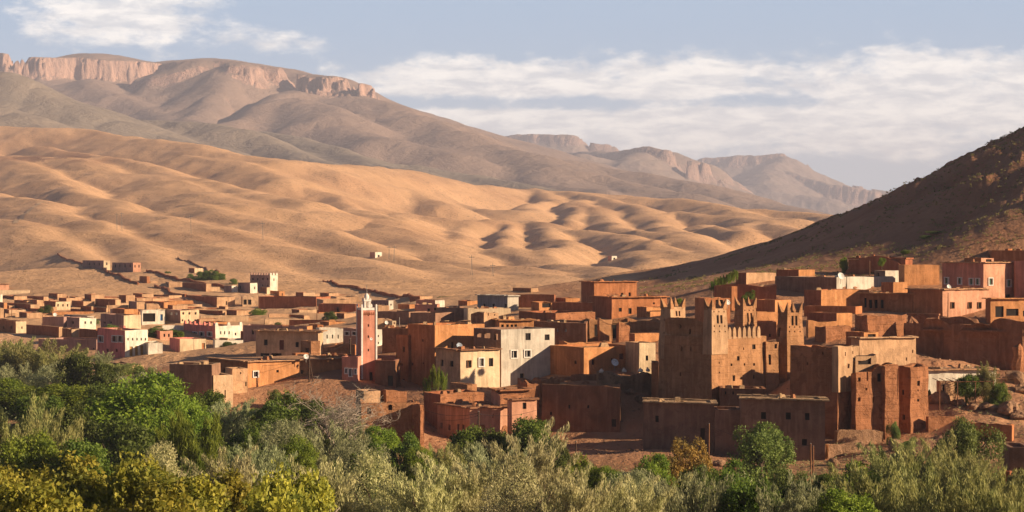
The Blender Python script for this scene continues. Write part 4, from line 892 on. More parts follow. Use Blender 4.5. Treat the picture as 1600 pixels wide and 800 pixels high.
    for k in range(4):
        a0, a1, i0, i1 = A[k], A[(k+1) % 4], I[k], I[(k+1) % 4]
        n = max(1, int(np.hypot(*(a1-a0))/step)); V = []
        for q in range(n+1):
            a = a0+(a1-a0)*q/n; b = i0+(i1-i0)*q/n; V += [(a[0], a[1], zt), (b[0], b[1], zt)]
        mb.add(V, [(2*q, 2*q+2, 2*q+3, 2*q+1) for q in range(n)], rm)
        thr = [w for w in cut['R'] if w[4] == 'thru'] if k == 0 else [w for w in cut['L'] if w[4] == 'thru'] if k == 3 else []
        if thr:
            fc = 'R' if k == 0 else 'L'; L = L1 if k == 0 else L2
            wallgrid(fc, th, L, thr, mL, 0, zi, flip=(fc == 'R'), ulo=th, uhi=L-th)
        else:
            V = []
            for q in range(n+1):
                b = i0+(i1-i0)*q/n; V += [(b[0], b[1], zi), (b[0], b[1], zt)]
            mb.add(V, [(2*q+1, 2*q+3, 2*q+2, 2*q) for q in range(n)], mL)
    if h.get('eave') and not is_open: zroof = zt+.015
    amp = h.get('wob', .10 if near and ruin else (.05 if near else .06 if Y < 480 else .10))
    mid = f.xy(L1/2, L2/2)
    dome, gab = h.get('dome'), h.get('gable')
    def warp(V):
        x, y, z = V.T
        if tp:
            k = 1-tp*np.clip((z-zb)/max(zt-zb, .1), -0.1, 1.2); x = mid[0]+(x-mid[0])*k; y = mid[1]+(y-mid[1])*k
        top = z > zt-.01
        dx = amp*vnoise(x*.45+sd, y*.45, z*.45); dy = amp*vnoise(x*.45+31+sd, y*.45, z*.45)
        nz = np.zeros_like(z)
        if ruin: nz = -ruin*np.clip(.5+.9*fbm(x*.30+sd, y*.30, 3), 0, 1.15)-ruin*.25*np.abs(vnoise(x*1.3+sd, y*1.3))
        else: nz = (.05 if near else .10)*vnoise(x*.4+sd, y*.4)
        v = ((x-f.C[0])*f.e2[0]+(y-f.C[1])*f.e2[1])/max(L2, .1)
        if h.get('ribs'):
            rb = h['ribs']*(np.abs(fbm(v*L2*.16+sd, z*.03, 3))+.35*np.abs(vnoise(v*L2*.7+sd, z*.25)))*np.clip((zt+1-z)/4, .25, 1)
            dx = dx+f.e1[0]*rb; dy = dy+f.e1[1]*rb
        if dome: nz = nz-(zt-zb)*.72*np.abs(2*np.clip(v, 0, 1)-1.0)**2.4
        if gab: nz = nz-(zt-zb)*.9*np.abs(2*np.clip(v, 0, 1)-1.1)
        return np.stack([x+dx, y+dy, z+np.where(top, nz, 0)], 1)
    w = mb.build(wallname, owner, loc, warp=warp)
    w['_'] = 0; del w['_']
    if not is_open or h.get('deep'):
        r = MB(); c = f.xy(L1/2, L2/2)
        k = 1-tp
        r.obox(c, f.e1, f.e2, (L1/2-th*.55)*k, (L2/2-th*.55)*k, zroof-.3, zroof, rm)
        if Y < 460 and not tp and L1 > 4 and L2 > 4:         # mud humps, stored brushwood and low kerbs left lying on the roof
            for q in range(rnd.randrange(2, 6)):
                a_ = rnd.uniform(0, 3.14); p_ = f.xy(rnd.uniform(.2, .8)*L1, rnd.uniform(.15, .85)*L2)
                r.obox(p_, (math.cos(a_), math.sin(a_)), (-math.sin(a_), math.cos(a_)), rnd.uniform(.2, 1.1), rnd.uniform(.15, .5), zroof-.05, zroof+rnd.uniform(.15, .75), rnd.choice([rm, 'adobe', 'straw', 'straw']), rnd.uniform(.5, .95))
        r.build('roof', w if root is not None else owner, loc)
    par = w if root is not None else owner
    if h.get('eave'):
        e = MB(); ov = h['eave']; c = f.xy(L1/2, L2/2); nseg = max(2, int(max(L1, L2)/1.2))
        # a ring of brushwood and mud laid on the wall heads
        for (a, b, ex, ey) in ((f.xy(-ov, -ov*.2), f.xy(L1+ov, -ov*.2), f.e1, f.e2), (f.xy(-ov*.2, L2+ov), f.xy(-ov*.2, .4), f.e2, f.e1), (f.xy(L1+ov*.2, .4), f.xy(L1+ov*.2, L2+ov), f.e2, f.e1)):
            n = max(2, int(np.hypot(*(b-a))/1.1))
            for q in range(n):
                p0 = a+(b-a)*q/n; p1 = a+(b-a)*(q+1)/n; m_ = (p0+p1)/2
                zz = zt+.03+rnd.uniform(-.03, .04); hh = rnd.uniform(.14, .20)
                e.obox(m_, ex, ey, np.hypot(*(p1-p0))/2+.02, (ov+.32)*rnd.uniform(.92, 1.08), zz, zz+hh, 'straw' if rm in ('straw',) else rm, .97)
        e.build('eave', par, loc)
    for fc in 'RL':
        for (u0, u1, z0, z1, st) in wins[fc]:
            g = MB(); m = PANE[st]; L = L1 if fc == 'R' else L2; ex = f.e1 if fc == 'R' else f.e2; ey = f.e2 if fc == 'R' else f.e1
            uc, hw = (u0+u1)/2, (u1-u0)/2
            tk = 0
            if tp:                                              # battered walls lean in
                cx_ = L1/2 if fc == 'R' else L2/2; dz = ((z0+z1)/2-zb)/max(zt-zb, .1); uc = cx_+(uc-cx_)*(1-tp*dz); tk = (L2 if fc == 'R' else L1)/2*tp*dz
            def P(u, d): return f.xy(u, d+tk) if fc == 'R' else f.xy(d+tk, u)
            if st == 'thru': continue
            if st == 'patch':
                n = 9; ring = []                                # plaster fallen away: an uneven slab a finger proud of the wall
                for q in range(n):
                    a = 2*math.pi*q/n; rr = rnd.uniform(.75, 1.1); ring.append((uc+hw*rr*math.cos(a), (z0+z1)/2+(z1-z0)/2*rr*math.sin(a)))
                V = [(*P(u, -.07-amp*.6), z) for u, z in ring]+[(*P(u, .1), z) for u, z in ring]
                g.add(V, [tuple(range(n))[::-1]]+[(q, (q+1) % n, n+(q+1) % n, n+q) for q in range(n)], 'adobe' if h['m'] in ('salmon', 'orange', 'rust', 'red') else 'brown')
                g.build('bare_patch', par, loc); continue
            g.obox(P(uc, jam-.02+amp*.5), ex, ey, hw+.12, .05, z0-.1, z1+.1, m)
            isdoor = st in ('door', 'red', 'blue', 'ochre', 'rust') or (z1-z0 > 1.65 and z1-z0 > 2.0*hw*2*.8)
            o = g.build('door' if isdoor and st != 'hole' else ('doorway' if isdoor else 'window'), par, loc)
            if st in ('framed', 'gframe', 'shut') and Y < 460:
                fr = MB(); q = .16 if st != 'shut' else .07; mm = 'paint' if st != 'shut' else 'wood'
                for (c_, hx, za, zb_) in ((uc-hw-q/2, q/2, z0-q, z1+q), (uc+hw+q/2, q/2, z0-q, z1+q)): fr.obox(P(c_, .0), ex, ey, hx, .10+amp, za, zb_, mm)
                for za, zb_ in ((z0-q, z0), (z1, z1+q)): fr.obox(P(uc, .0), ex, ey, hw-.003, .09+amp, za, zb_, mm)
                fr.obox(P(uc, jam-.09), ex, ey, .035, .03, z0, z1, mm)
                fr.build('window_frame', par if root is None else par, loc)
    if h.get('merlon'):
        hm = .9 if Y > 600 else .8
        for u in np.linspace(.35, L1-.35, max(3, int(L1/2.4))):
            g = MB(); g.obox(f.xy(u, .25), f.e1, f.e2, .42, .26, zt, zt+hm, mR, .6); g.build('merlon', par, loc)
        for u in np.linspace(1.2, L2-.35, max(3, int(L2/2.4))):
            g = MB(); g.obox(f.xy(.25, u), f.e1, f.e2, .26, .42, zt, zt+hm, mL, .6); g.build('merlon', par, loc)
    return owner, f, w
BUILT = {}
for h in HOUSES:
    BUILT[h['label']] = house(h)
    if h['Y'] > 470 and h['name'].startswith('mud_') and h['th'] < 50:
        r_, f_, w_ = BUILT[h['label']]; wd = h['xr']-h['xc']; Yr = f_.C[1]+f_.e1[1]*f_.L1
        house(dict(label='', xl=h['xc']+wd*.55, xc=h['xr']+rnd.uniform(-2, 3), xr=h['xr']+wd*rnd.uniform(.9, 1.7)+6, yt=h['yt']+(h['yb']-h['yt'])*rnd.uniform(.3, .55), yb=h['yb']+.3, Y=Yr+rnd.uniform(.5, 4), th=h['th']-8,
                   m='red', mr=rnd.choice(['tan', 'orange', 'tan', 'buff']), name='', cat='', open=1, ruin=.25), r_, 'yard_wall', tuple(r_.location))  # left face coloured dark, right face light, as shade and sun fall
# ---------------------------------------------------------------- the kasbah with its horned towers
def piece(root, loc, wallname, xl, xc, xr, yt, yb, Y, th, m, **k):
    h = dict(label='', xl=xl, xc=xc, xr=xr, yt=yt, yb=yb, Y=Y, th=th, m=m, name=wallname, cat='', **k)
    return house(h, root, wallname, loc)
def horns(f, w, loc, mat, hgt=1.3, base=.75, tp=0.0, zb=None):
    k = 1-tp
    cx, cy = f.L1/2, f.L2/2
    for a in (0, 1):
        for b in (0, 1):
            u = cx+(2*a-1)*(cx-base*.5)*k; v = cy+(2*b-1)*(cy-base*.5)*k
            g = MB(); V = []; sa, sb = (2*a-1), (2*b-1)
            for q, (ww, zz) in enumerate(((1, -.35), (.95, .05), (.62, .45*hgt), (.30, .8*hgt), (.10, hgt*(1+rnd.uniform(-.12, .12))))):
                off = base*(1-ww)*.5                      # outer sides stay plumb, inner sides step in
                for i, j in ((-1, -1), (1, -1), (1, 1), (-1, 1)):
                    p = f.xy(u+sa*off+i*base/2*ww, v+sb*off+j*base/2*ww); V.append((p[0], p[1], f.zt+zz))
            Fc = [(4*q+i, 4*q+(i+1) % 4, 4*q+4+(i+1) % 4, 4*q+4+i) for q in range(4) for i in range(4)]+[(16, 17, 18, 19)]
            g.add(V, Fc, mat); g.build('horn', w, loc)
kl = tuple(pix(1112, 655, 280)); kas = empty('kasbah', kl)
tag(kas, 'tall earthen kasbah with four horned corner towers and merlon crest', 'kasbah', kind='thing')
dots = lambda fc, xs, ys: [(fc, x, y, 1.8, 2.4, 'hole') for y in ys for x in xs]
_, fb, wb = piece(kas, kl, 'main_wall', 1036, 1112, 1199, 527, 652, 280, 40, 'ktan', ruin=.15, taper=.03, win=[
    ('R', 1180, 542, 5.5, 7.5, 'hole'), ('R', 1147, 591, 4, 9, 'hole'), ('R', 1179.5, 589, 3.5, 6, 'hole'), ('R', 1143.5, 570, 3, 4, 'hole'), ('R', 1164, 569.5, 2.6, 4, 'hole'),
    ('R', 1179.5, 569.5, 3, 4, 'hole'), ('R', 1154, 560, 4, 7, 'hole'), ('R', 1152, 604, 2, 2.5, 'hole'), ('R', 1163, 545, 1.6, 4, 'hole'),
    ('L', 1078, 545, 2.5, 6, 'hole'), ('L', 1063, 545, 2.2, 7, 'hole'), ('L', 1062, 585, 2.4, 6, 'hole')])
# paler curtain standing higher along the shaded side, broken at one end
piece(kas, kl, 'upper_wall', 1040, 1100, 1103, 497, 540, 282.2, 40, 'ktan', ruin=.55, win=[('L', 1063, 509, 2.5, 7, 'hole'), ('L', 1078.5, 518, 3, 8, 'hole')])
tw = [('corner_tower', 1098, 1112, 1137.5, 481, 524, 279.6, 40, 'kpale', [('R', 1122, 499, 3.6, 13, 'hole'), ('R', 1128, 499, 3.6, 13, 'hole')]+dots('R', (1116, 1124.5, 1133), (487, 509.5, 518)), 'ktan', 652),
      ('corner_tower', 1029.5, 1047.5, 1073, 479, 532, 287.5, 40, 'kpale', [('R', 1058, 490, 3, 8, 'hole'), ('R', 1063, 490, 3, 8, 'hole')]+dots('L', (1037, 1043), (500, 520)), 'ktan', 640),
      ('corner_tower', 1146, 1160.5, 1184, 478, 535, 292, 40, 'ktan', [('R', 1169, 496, 3, 14, 'hole'), ('R', 1175, 496, 3, 14, 'hole'), ('R', 1166, 513, 4, 8, 'hole')]+dots('R', (1164, 1172, 1179), (485, 508)), None, 0),
      ('corner_tower', 1213, 1230, 1256, 487, 532, 288, 38, 'ktan', [('R', 1239, 501, 3.6, 15, 'hole'), ('R', 1245.5, 501, 3.6, 15, 'hole'), ('L', 1217, 519, 3.5, 14, 'hole')]+dots('R', (1234, 1242.5, 1251), (488.5, 511, 518)), 'ktan', 630)]
for nm, xl, xc, xr, yt, yb, Y, th, m, win, m2, yb2 in tw:
    _, f, wobj = piece(kas, kl, nm, xl, xc, xr, yt, yb, Y, th, m, taper=.13, win=win, ruin=.2)
    horns(f, wobj, kl, 'ktan', 1.3, .74, .13)
    if m2: piece(kas, kl, 'tower_shaft', xl-.6, xc, xr+.6, yb-.5, yb2, Y+.1, th, m2, taper=.02, win=dots('R', (xc+12,), (545, 567, 582)) if xc == 1112 else [])
piece(kas, kl, 'side_wall', 1195, 1197.5, 1217, 531, 640, 287, 24, 'ktan', ruin=.3, win=[('R', 1203, 562, 4, 16, 'hole'), ('R', 1199.5, 569, 2, 3, 'hole'), ('R', 1212.5, 541, 4, 7, 'hole')])
for px in (1140.5, 1148, 1156, 1163.5, 1171, 1178.5, 1186):      # merlons along the sunlit parapet
    u, dep = fb.uv('R', px); g = MB()
    V = []
    for ww, zz in ((.33, -.3), (.33, .75), (.24, 1.15), (.07, 1.42)):
        for i, j in ((-1, -1), (1, -1), (1, 1), (-1, 1)):
            p = fb.xy(u+i*ww+.1, .32+j*.2); V.append((p[0], p[1], fb.zt-.05+zz))
    g.add(V, [(4*q+i, 4*q+(i+1) % 4, 4*q+4+(i+1) % 4, 4*q+4+i) for q in range(3) for i in range(4)]+[(12, 13, 14, 15)], 'kpale')
    g.build('merlon', wb, kl)

# ---------------------------------------------------------------- the eroded tower house
tl = tuple(pix(1309, 684, 264)); th_ = empty('tower_house', tl)
tag(th_, 'big eroded red earth tower house with broken crests and deep dark recess', 'tower house', kind='thing')
piece(th_, tl, 'main_block', 1234, 1309, 1342, 542, 684, 261, 46, 'adobe', ruin=.3, taper=.02, wob=.10, win=[('L', 1286, 552, 2.5, 4, 'hole'), ('L', 1262, 568, 2, 4, 'hole'), ('R', 1325, 572, 3, 7, 'hole'), ('R', 1334, 579, 3, 3, 'hole')])
piece(th_, tl, 'pale_top', 1300, 1309.5, 1341.5, 538, 581, 260.7, 46, 'kpale', ruin=.35, win=[('R', 1325, 572, 3, 7, 'hole'), ('R', 1320, 553, 1.4, 6, 'hole'), ('R', 1332, 551, 1.4, 5, 'hole')])
piece(th_, tl, 'middle_block', 1330, 1337, 1369, 574, 683, 260.4, 18, 'adobe', ruin=.9, wob=.10, win=[('R', 1342, 593, 4, 6.5, 'hole'), ('R', 1342, 624, 4, 6.5, 'hole'), ('R', 1353, 608, 2.5, 4, 'hole'), ('R', 1355, 588, 2.4, 14, 'hole'), ('R', 1364, 625, 2.5, 9, 'hole')])
piece(th_, tl, 'upper_wall', 1334, 1337, 1369, 552, 584, 263, 20, 'kpale', ruin=1.1, open=1, win=[('R', 1351, 563, 20, 13, 'hole')])
piece(th_, tl, 'narrow_block', 1362, 1366, 1385, 569, 682, 261.2, 16, 'adobe', ruin=.7, wob=.10, win=[('R', 1374, 590, 7, 13, 'hole')])
piece(th_, tl, 'ragged_block', 1378, 1383, 1404, 566, 680, 260.6, 16, 'adobe', ruin=1.0, wob=.13, win=[('R', 1391, 571, 7, 4, 'hole')])
piece(th_, tl, 'back_wall', 1400, 1402, 1430, 571, 678, 266, 12, 'adobe', ruin=.6)
piece(th_, tl, 'end_tower', 1404, 1422.5, 1450.5, 568, 676, 262.4, 34, 'adobe', ruin=.55, wob=.10, taper=.02, win=[('R', 1435, 599, 4.5, 8, 'hole'), ('R', 1435, 625.5, 3.6, 4, 'hole'), ('R', 1434.5, 610, 2, 3, 'hole'), ('L', 1412, 652, 4, 8, 'hole'), ('L', 1411, 613, 3, 8, 'hole')])

# ---------------------------------------------------------------- the minaret
ml = tuple(pix(565.5, 594, 316)); mi = empty('minaret', ml)
tag(mi, 'slender pink minaret with white corner strips, white lantern and dome', 'minaret', kind='thing')
_, f, wm_ = piece(mi, ml, 'shaft', 558, 565.5, 588, 485, 594, 316, 20, 'pink', mr='pink', win=[('R', 575.7, y, 2.2, 4, 'hole') for y in (491.5, 508.5, 526, 547)]+[('R', 580, 588, 5, 13, 'door')], wob=.01)
f.L2 = max(f.L2, .5)
for (u, v, ex) in ((0, 0, 1), (f.L1, 0, 1), (0, f.L2, 1), (f.L1, f.L2, 1)):
    g = MB(); c = f.xy(u, v); g.obox(c, f.e1, f.e2, .13, .13, f.zb-1.5, f.zt+.75, 'paint'); g.obox(c, f.e1, f.e2, .13, .13, f.zt+.75, f.zt+1.0, 'paint', .5); g.build('corner_strip', mi, ml)
g = MB(); c = f.xy(f.L1/2, f.L2/2)
for k, (u, v, hx, hy) in enumerate(((f.L1/2, .08, f.L1/2-.2, .06), (f.L1/2, f.L2-.08, f.L1/2-.2, .06), (.08, f.L2/2, .06, f.L2/2-.2), (f.L1-.08, f.L2/2, .06, f.L2/2-.2))):
    g.obox(f.xy(u, v), f.e1, f.e2, hx, hy, f.zt+.02, f.zt+.42, 'paint')
g.build('balustrade', mi, ml)
g = MB()
for k in range(6): g.obox(f.xy(.45+k*(f.L1-.9)/5, -.04), f.e1, f.e2, .10, .05, f.zt-.75, f.zt-.30, 'red', .4)
g.build('frieze', mi, ml)
lan = MB(); s_ = .48
for a in (-1, 1):
    for b in (-1, 1): lan.obox(c+f.e1*a*s_*.8+f.e2*b*s_*.8, f.e1, f.e2, .15, .15, f.zt-.3, f.zt+1.45, 'paint')
lan.obox(c, f.e1, f.e2, .62, .62, f.zt+1.45, f.zt+1.72, 'paint'); lan.obox(c, f.e1, f.e2, .50, .50, f.zt-.3, f.zt+.45, 'pink')
lo = lan.build('lantern', mi, ml)
for a in (-1, 1):
    for b in (-1, 1):
        g = MB(); g.obox(c+f.e1*a*.52+f.e2*b*.52, f.e1, f.e2, .1, .1, f.zt+1.72, f.zt+2.05, 'paint', .3); g.build('corner_point', lo, ml)
g = MB(); g.lathe((c[0], c[1], f.zt+1.72), [(.40, 0), (.43, .2), (.41, .5), (.33, .78), (.18, .98), (.05, 1.08)], 'paint'); d_ = g.build('dome', mi, ml, smooth=True)
g = MB(); g.tube([(c[0], c[1], f.zt+2.8), (c[0], c[1], f.zt+4.1)], [.05, .025], 'metal')
for zz, r in ((3.1, .14), (3.4, .11), (3.65, .08)): g.lathe((c[0], c[1], f.zt+zz), [(.02, -r), (r, 0), (.02, r)], 'metal', 8)
g.build('finial', d_, ml)
# ---------------------------------------------------------------- leaves, crowns, trees
def leaf_mat(name, c1, c2, c3, trans=.35):
    m = bpy.data.materials.new(name); m.use_nodes = True; MATS[name] = m
    t = NT(m.node_tree)
    g = t.n('ShaderNodeNewGeometry'); ri = g.outputs['Random Per Island']; oi = t.n('ShaderNodeObjectInfo').outputs['Random']
    col = t.mix(t.sstep(ri, 0.1, 0.9), c1, c2); col = t.mix(t.sstep(t.noise(g.outputs['Position'], .55, 3, .6), .42, .68), col, c3)
    hs = t.n('ShaderNodeHueSaturation'); t.l(col, hs.inputs['Color'])
    t.l(t.math('ADD', .485, t.math('MULTIPLY', oi, .03)), hs.inputs['Hue']); t.l(t.math('ADD', .8, t.math('MULTIPLY', oi, .4)), hs.inputs['Value'])
    d = t.n('ShaderNodeBsdfPrincipled'); t.l(hs.outputs[0], d.inputs['Base Color']); d.inputs['Roughness'].default_value = .6; d.inputs['Specular IOR Level'].default_value = .25
    tr = t.n('ShaderNodeBsdfTranslucent'); t.l(hs.outputs[0], tr.inputs[0])
    mx = t.n('ShaderNodeMixShader'); mx.inputs[0].default_value = trans; t.l(d.outputs[0], mx.inputs[1]); t.l(tr.outputs[0], mx.inputs[2])
    o = t.n('ShaderNodeOutputMaterial'); t.l(mx.outputs[0], o.inputs[0])
leaf_mat('leaf_walnut', (.235, .235, .03), (.43, .385, .055), (.15, .175, .03), .4)
leaf_mat('leaf_olive', (.27, .295, .14), (.42, .44, .24), (.19, .22, .095))
leaf_mat('leaf_pale', (.45, .43, .20), (.62, .58, .31), (.31, .32, .13))
leaf_mat('leaf_dark', (.06, .092, .018), (.12, .15, .028), (.085, .115, .02))
leaf_mat('leaf_lime', (0.181, 0.251, 0.025), (0.267, 0.331, 0.040), (0.103, 0.171, 0.020), .4)
leaf_mat('leaf_green', (.105, .165, .022), (.18, .235, .036), (.07, .115, .016), .4)
leaf_mat('leaf_willow', (.27, .275, .095), (.40, .385, .135), (.19, .215, .07))
leaf_mat('leaf_rust', (0.286, 0.156, 0.039), (0.390, 0.234, 0.058), (0.208, 0.143, 0.039))
leaf_mat('leaf_dry', (.22, .19, .07), (.34, .29, .11), (.15, .14, .05))
leaf_mat('leaf_bush', (0.134, 0.193, 0.039), (0.224, 0.282, 0.065), (0.101, 0.148, 0.033))
def quads(C, D, N, Ln, Wd):
    """leaf-shaped faces: centre, long axis, normal-ish, length, width"""
    S = np.cross(D, N); S /= (np.linalg.norm(S, axis=1, keepdims=True)+1e-9)
    Ln = np.asarray(Ln).reshape(-1, 1); Wd = np.asarray(Wd).reshape(-1, 1)
    Q = np.stack([C-D*Ln/2, C+S*Wd/2-D*Ln*.08, C+D*Ln/2, C-S*Wd/2-D*Ln*.08], 1)
    return Q
def unit(n, g): v = g.normal(size=(n, 3)); return v/(np.linalg.norm(v, axis=1, keepdims=True)+1e-9)
def leaf_mesh(name, Q, mat):
    n = len(Q); me = bpy.data.meshes.new(name)
    if name == 'crown':                                   # every crown fills a unit ball, whatever its habit
        c = Q.mean(1); rr = np.percentile(np.hypot(c[:, 0], c[:, 1]), 97); hi = np.percentile(c[:, 2], 98.5); lo = np.percentile(c[:, 2], 1.5)
        Q = Q.copy(); Q[..., :2] /= rr; Q[..., 2] = (Q[..., 2]-lo)/(hi-lo)*2-1
    me.vertices.add(n*4); me.vertices.foreach_set('co', Q.reshape(-1).astype(np.float32))
    me.loops.add(n*4); me.loops.foreach_set('vertex_index', np.arange(n*4, dtype=np.int32))
    me.polygons.add(n); me.polygons.foreach_set('loop_start', np.arange(0, n*4, 4, dtype=np.int32))
    me.update(calc_edges=True); me.materials.append(MATS[mat]); return me
def crown_round(seed, n, ln, wd, mat, lobes=16, flat=.8, up=.25, spread=.17):
    """unit crown (radius about 1): many uneven clumps of leaves with gaps between"""
    g = np.random.default_rng(seed)
    d = unit(lobes, g); d[:, 2] = d[:, 2]*flat+up*.6
    lc = d*g.uniform(.42, .80, (lobes, 1)); lr = g.uniform(.20, .44, lobes)
    wgt = lr**2; k = g.choice(lobes, n, p=wgt/wgt.sum())
    sub = unit(n, g); sub[:, 2] += .25
    # each clump is itself made of twig tufts
    tuft = unit(lobes*14, g).reshape(lobes, 14, 3); ti = g.integers(0, 14, n)
    dirs = tuft[k, ti]*.78+sub*.42; dirs /= np.linalg.norm(dirs, axis=1, keepdims=True)
    C = lc[k]+dirs*(lr[k]*g.uniform(.55, 1.06, n)**.6)[:, None] + g.normal(scale=spread*.2, size=(n, 3))
    D = dirs*.6+unit(n, g)*.9; D[:, 2] -= .1; D /= np.linalg.norm(D, axis=1, keepdims=True)
    N = dirs*.8+unit(n, g)*.8+np.array((0, 0, .35))
    return leaf_mesh('crown', quads(C, D, N, ln*g.uniform(.6, 1.35, n), wd*g.uniform(.6, 1.3, n)), mat)
def crown_plume(seed, n, ln, wd, mat, stems=60, lean=.45, droop=.25):
    """feathery unit crown: long leafy shoots that rise and fan out"""
    g = np.random.default_rng(seed); per = n//stems; Q = []
    for s in range(stems):
        a = g.uniform(0, 2*math.pi); r0 = g.uniform(0, .45)**.8; p0 = np.array((math.cos(a)*r0, math.sin(a)*r0, g.uniform(-.95, .05)))
        a2 = a+g.normal(scale=.6); out = g.uniform(.1, 1)*lean; L = g.uniform(.55, 1.1)
        tt = g.uniform(.05, 1, per)**.8
        dx = np.array((math.cos(a2), math.sin(a2), 0))
        C = p0+dx*(out*tt+droop*out*tt**2)[:, None]*L+np.array((0, 0, 1.0))*(L*(tt-droop*.8*tt**2.5))[:, None]
        wdt = .10*(1-tt*.75)
        C = C+g.normal(size=(per, 3))*wdt[:, None]
        D = dx*(.5*out)+np.array((0, 0, .8))+unit(per, g)*.55; D /= np.linalg.norm(D, axis=1, keepdims=True)
        Q.append(quads(C, D, unit(per, g)+dx*.3, ln*g.uniform(.6, 1.4, per), wd*g.uniform(.6, 1.3, per)))
    return leaf_mesh('crown', np.concatenate(Q), mat)
def trunk_mesh(seed, mat, limbs=6, spread=.5):
    """unit trunk: foot at 0, fork at .55, limbs reaching 1 (scaled to the height of each tree)"""
    r = random.Random(seed); g = MB()
    g.tube([(0, 0, -.12), (.015, 0, .12), (-.01, .015, .35), (.01, 0, .58)], [.055, .042, .034, .026], mat, 8)
    for k in range(limbs):
        a = 2*math.pi*k/limbs+r.uniform(-.4, .4); z0 = r.uniform(.3, .56); q = r.uniform(.6, 1)*spread
        g.tube([(0, 0, z0), (math.cos(a)*q*.3, math.sin(a)*q*.3, z0+.16), (math.cos(a)*q*.7, math.sin(a)*q*.7, z0+.30), (math.cos(a+.3)*q, math.sin(a+.3)*q, min(.95, z0+.42))], [.022, .015, .009, .003], mat, 5)
    me_o = g.build('trunk'); me = me_o.data; bpy.data.objects.remove(me_o); return me
KIND = {}
def kind(key, name, crowns, trunks, asp): KIND[key] = dict(name=name, crowns=crowns, trunks=trunks, asp=asp, i=0)
kind('walnut', 'walnut_tree', [crown_round(s, 18360, 0.076, 0.051, 'leaf_walnut', 24, .8, .2) for s in (1, 2, 3)], [trunk_mesh(s, 'palebark', 16, .95) for s in (1, 2)], .85)
kind('olive', 'olive_tree', [crown_plume(s, 19440, 0.076, 0.020, 'leaf_olive', 90, .75, .35) for s in (11, 12)]+[crown_round(13, 19440, 0.067, 0.021, 'leaf_olive', 26, .9, .3)], [trunk_mesh(s, 'bark') for s in (11, 12)], 1.0)
kind('pale', 'olive_tree', [crown_plume(s, 19440, 0.076, 0.020, 'leaf_pale', 90, .75, .35) for s in (21, 22)]+[crown_round(23, 19440, 0.067, 0.021, 'leaf_pale', 26, .9, .3)], [trunk_mesh(s, 'bark') for s in (11, 12)], 1.0)
kind('dark', 'broadleaf_tree', [crown_round(s, 19440, 0.067, 0.044, 'leaf_dark', 22, .85, .2) for s in (31, 32)], [trunk_mesh(31, 'bark')], .95)
kind('lime', 'broadleaf_tree', [crown_round(s, 21600, 0.062, 0.041, 'leaf_lime', 28, .85, .2) for s in (41, 42, 43)], [trunk_mesh(41, 'bark')], .9)
kind('green', 'broadleaf_tree', [crown_round(s, 19440, 0.067, 0.044, 'leaf_green', 24, .9, .2) for s in (51, 52, 53)], [trunk_mesh(41, 'bark')], .95)
kind('willow', 'willow_tree', [crown_plume(s, 21600, 0.081, 0.018, 'leaf_willow', 80, .5, .25) for s in (61, 62, 63)], [trunk_mesh(61, 'bark')], 1.25)
kind('reed', 'reed_clump', [crown_plume(s, 5616, 0.197, 0.016, 'leaf_lime', 40, .30, .3) for s in (71, 72)], None, 1.1)
kind('rustbush', 'autumn_bush', [crown_round(s, 15120, 0.062, 0.039, 'leaf_rust', 20, .8, .2) for s in (81,)], [trunk_mesh(31, 'bark')], .85)
kind('bush', 'round_bush', [crown_round(s, 15120, 0.058, 0.034, 'leaf_bush', 15, .8, .2) for s in (91, 92)], [trunk_mesh(31, 'bark')], .85)
def tree(key, px, py, Y, wpx, label, cat='tree', group='orchard trees along the river', asp=None, base=None, rot=None):
    """px: middle of the crown; py: its top; wpx: its width in the photo"""
    K = KIND[key]; K['i'] += 1; i = K['i']; r = wpx/2*Y/F*(1.06 if group.startswith('orchard') else 1.0); asp = (asp or K['asp'])*rnd.uniform(.95, 1.05)
    x = (px-CX)*Y/F; zt = CAMZ-(py-CY)*Y/F; g0 = gz(x, Y) if base is None else base
    ch = min(r*asp, max(.4, (zt-g0)*.62)) if cat not in ('bush', 'hedge') or key in ('rustbush', 'willow') else min(max(.3, (zt-g0)*.56), r*1.7); rz = rnd.uniform(0, 6.28) if rot is None else rot
    root = empty(K['name'] if cat != 'bush' or 'bush' in K['name'] else 'shrub', (x, Y, g0)); tag(root, label, cat, group, 'thing')
    c = bpy.data.objects.new('crown', K['crowns'][i % len(K['crowns'])]); COL.objects.link(c); c.parent = root
    c.location = (0, 0, zt-g0-ch*1.02); c.scale = (r*1.06, r*1.06, ch*1.06); c.rotation_euler = (rnd.uniform(-.08, .08), rnd.uniform(-.08, .08), rz)
    if K['trunks']:
        t_ = bpy.data.objects.new('trunk', K['trunks'][i % len(K['trunks'])]); COL.objects.link(t_); t_.parent = root
        hh = zt-g0; t_.scale = (r*1.5, r*1.5, hh*.92); t_.rotation_euler = (0, 0, rz+1)
    return root
T = tree
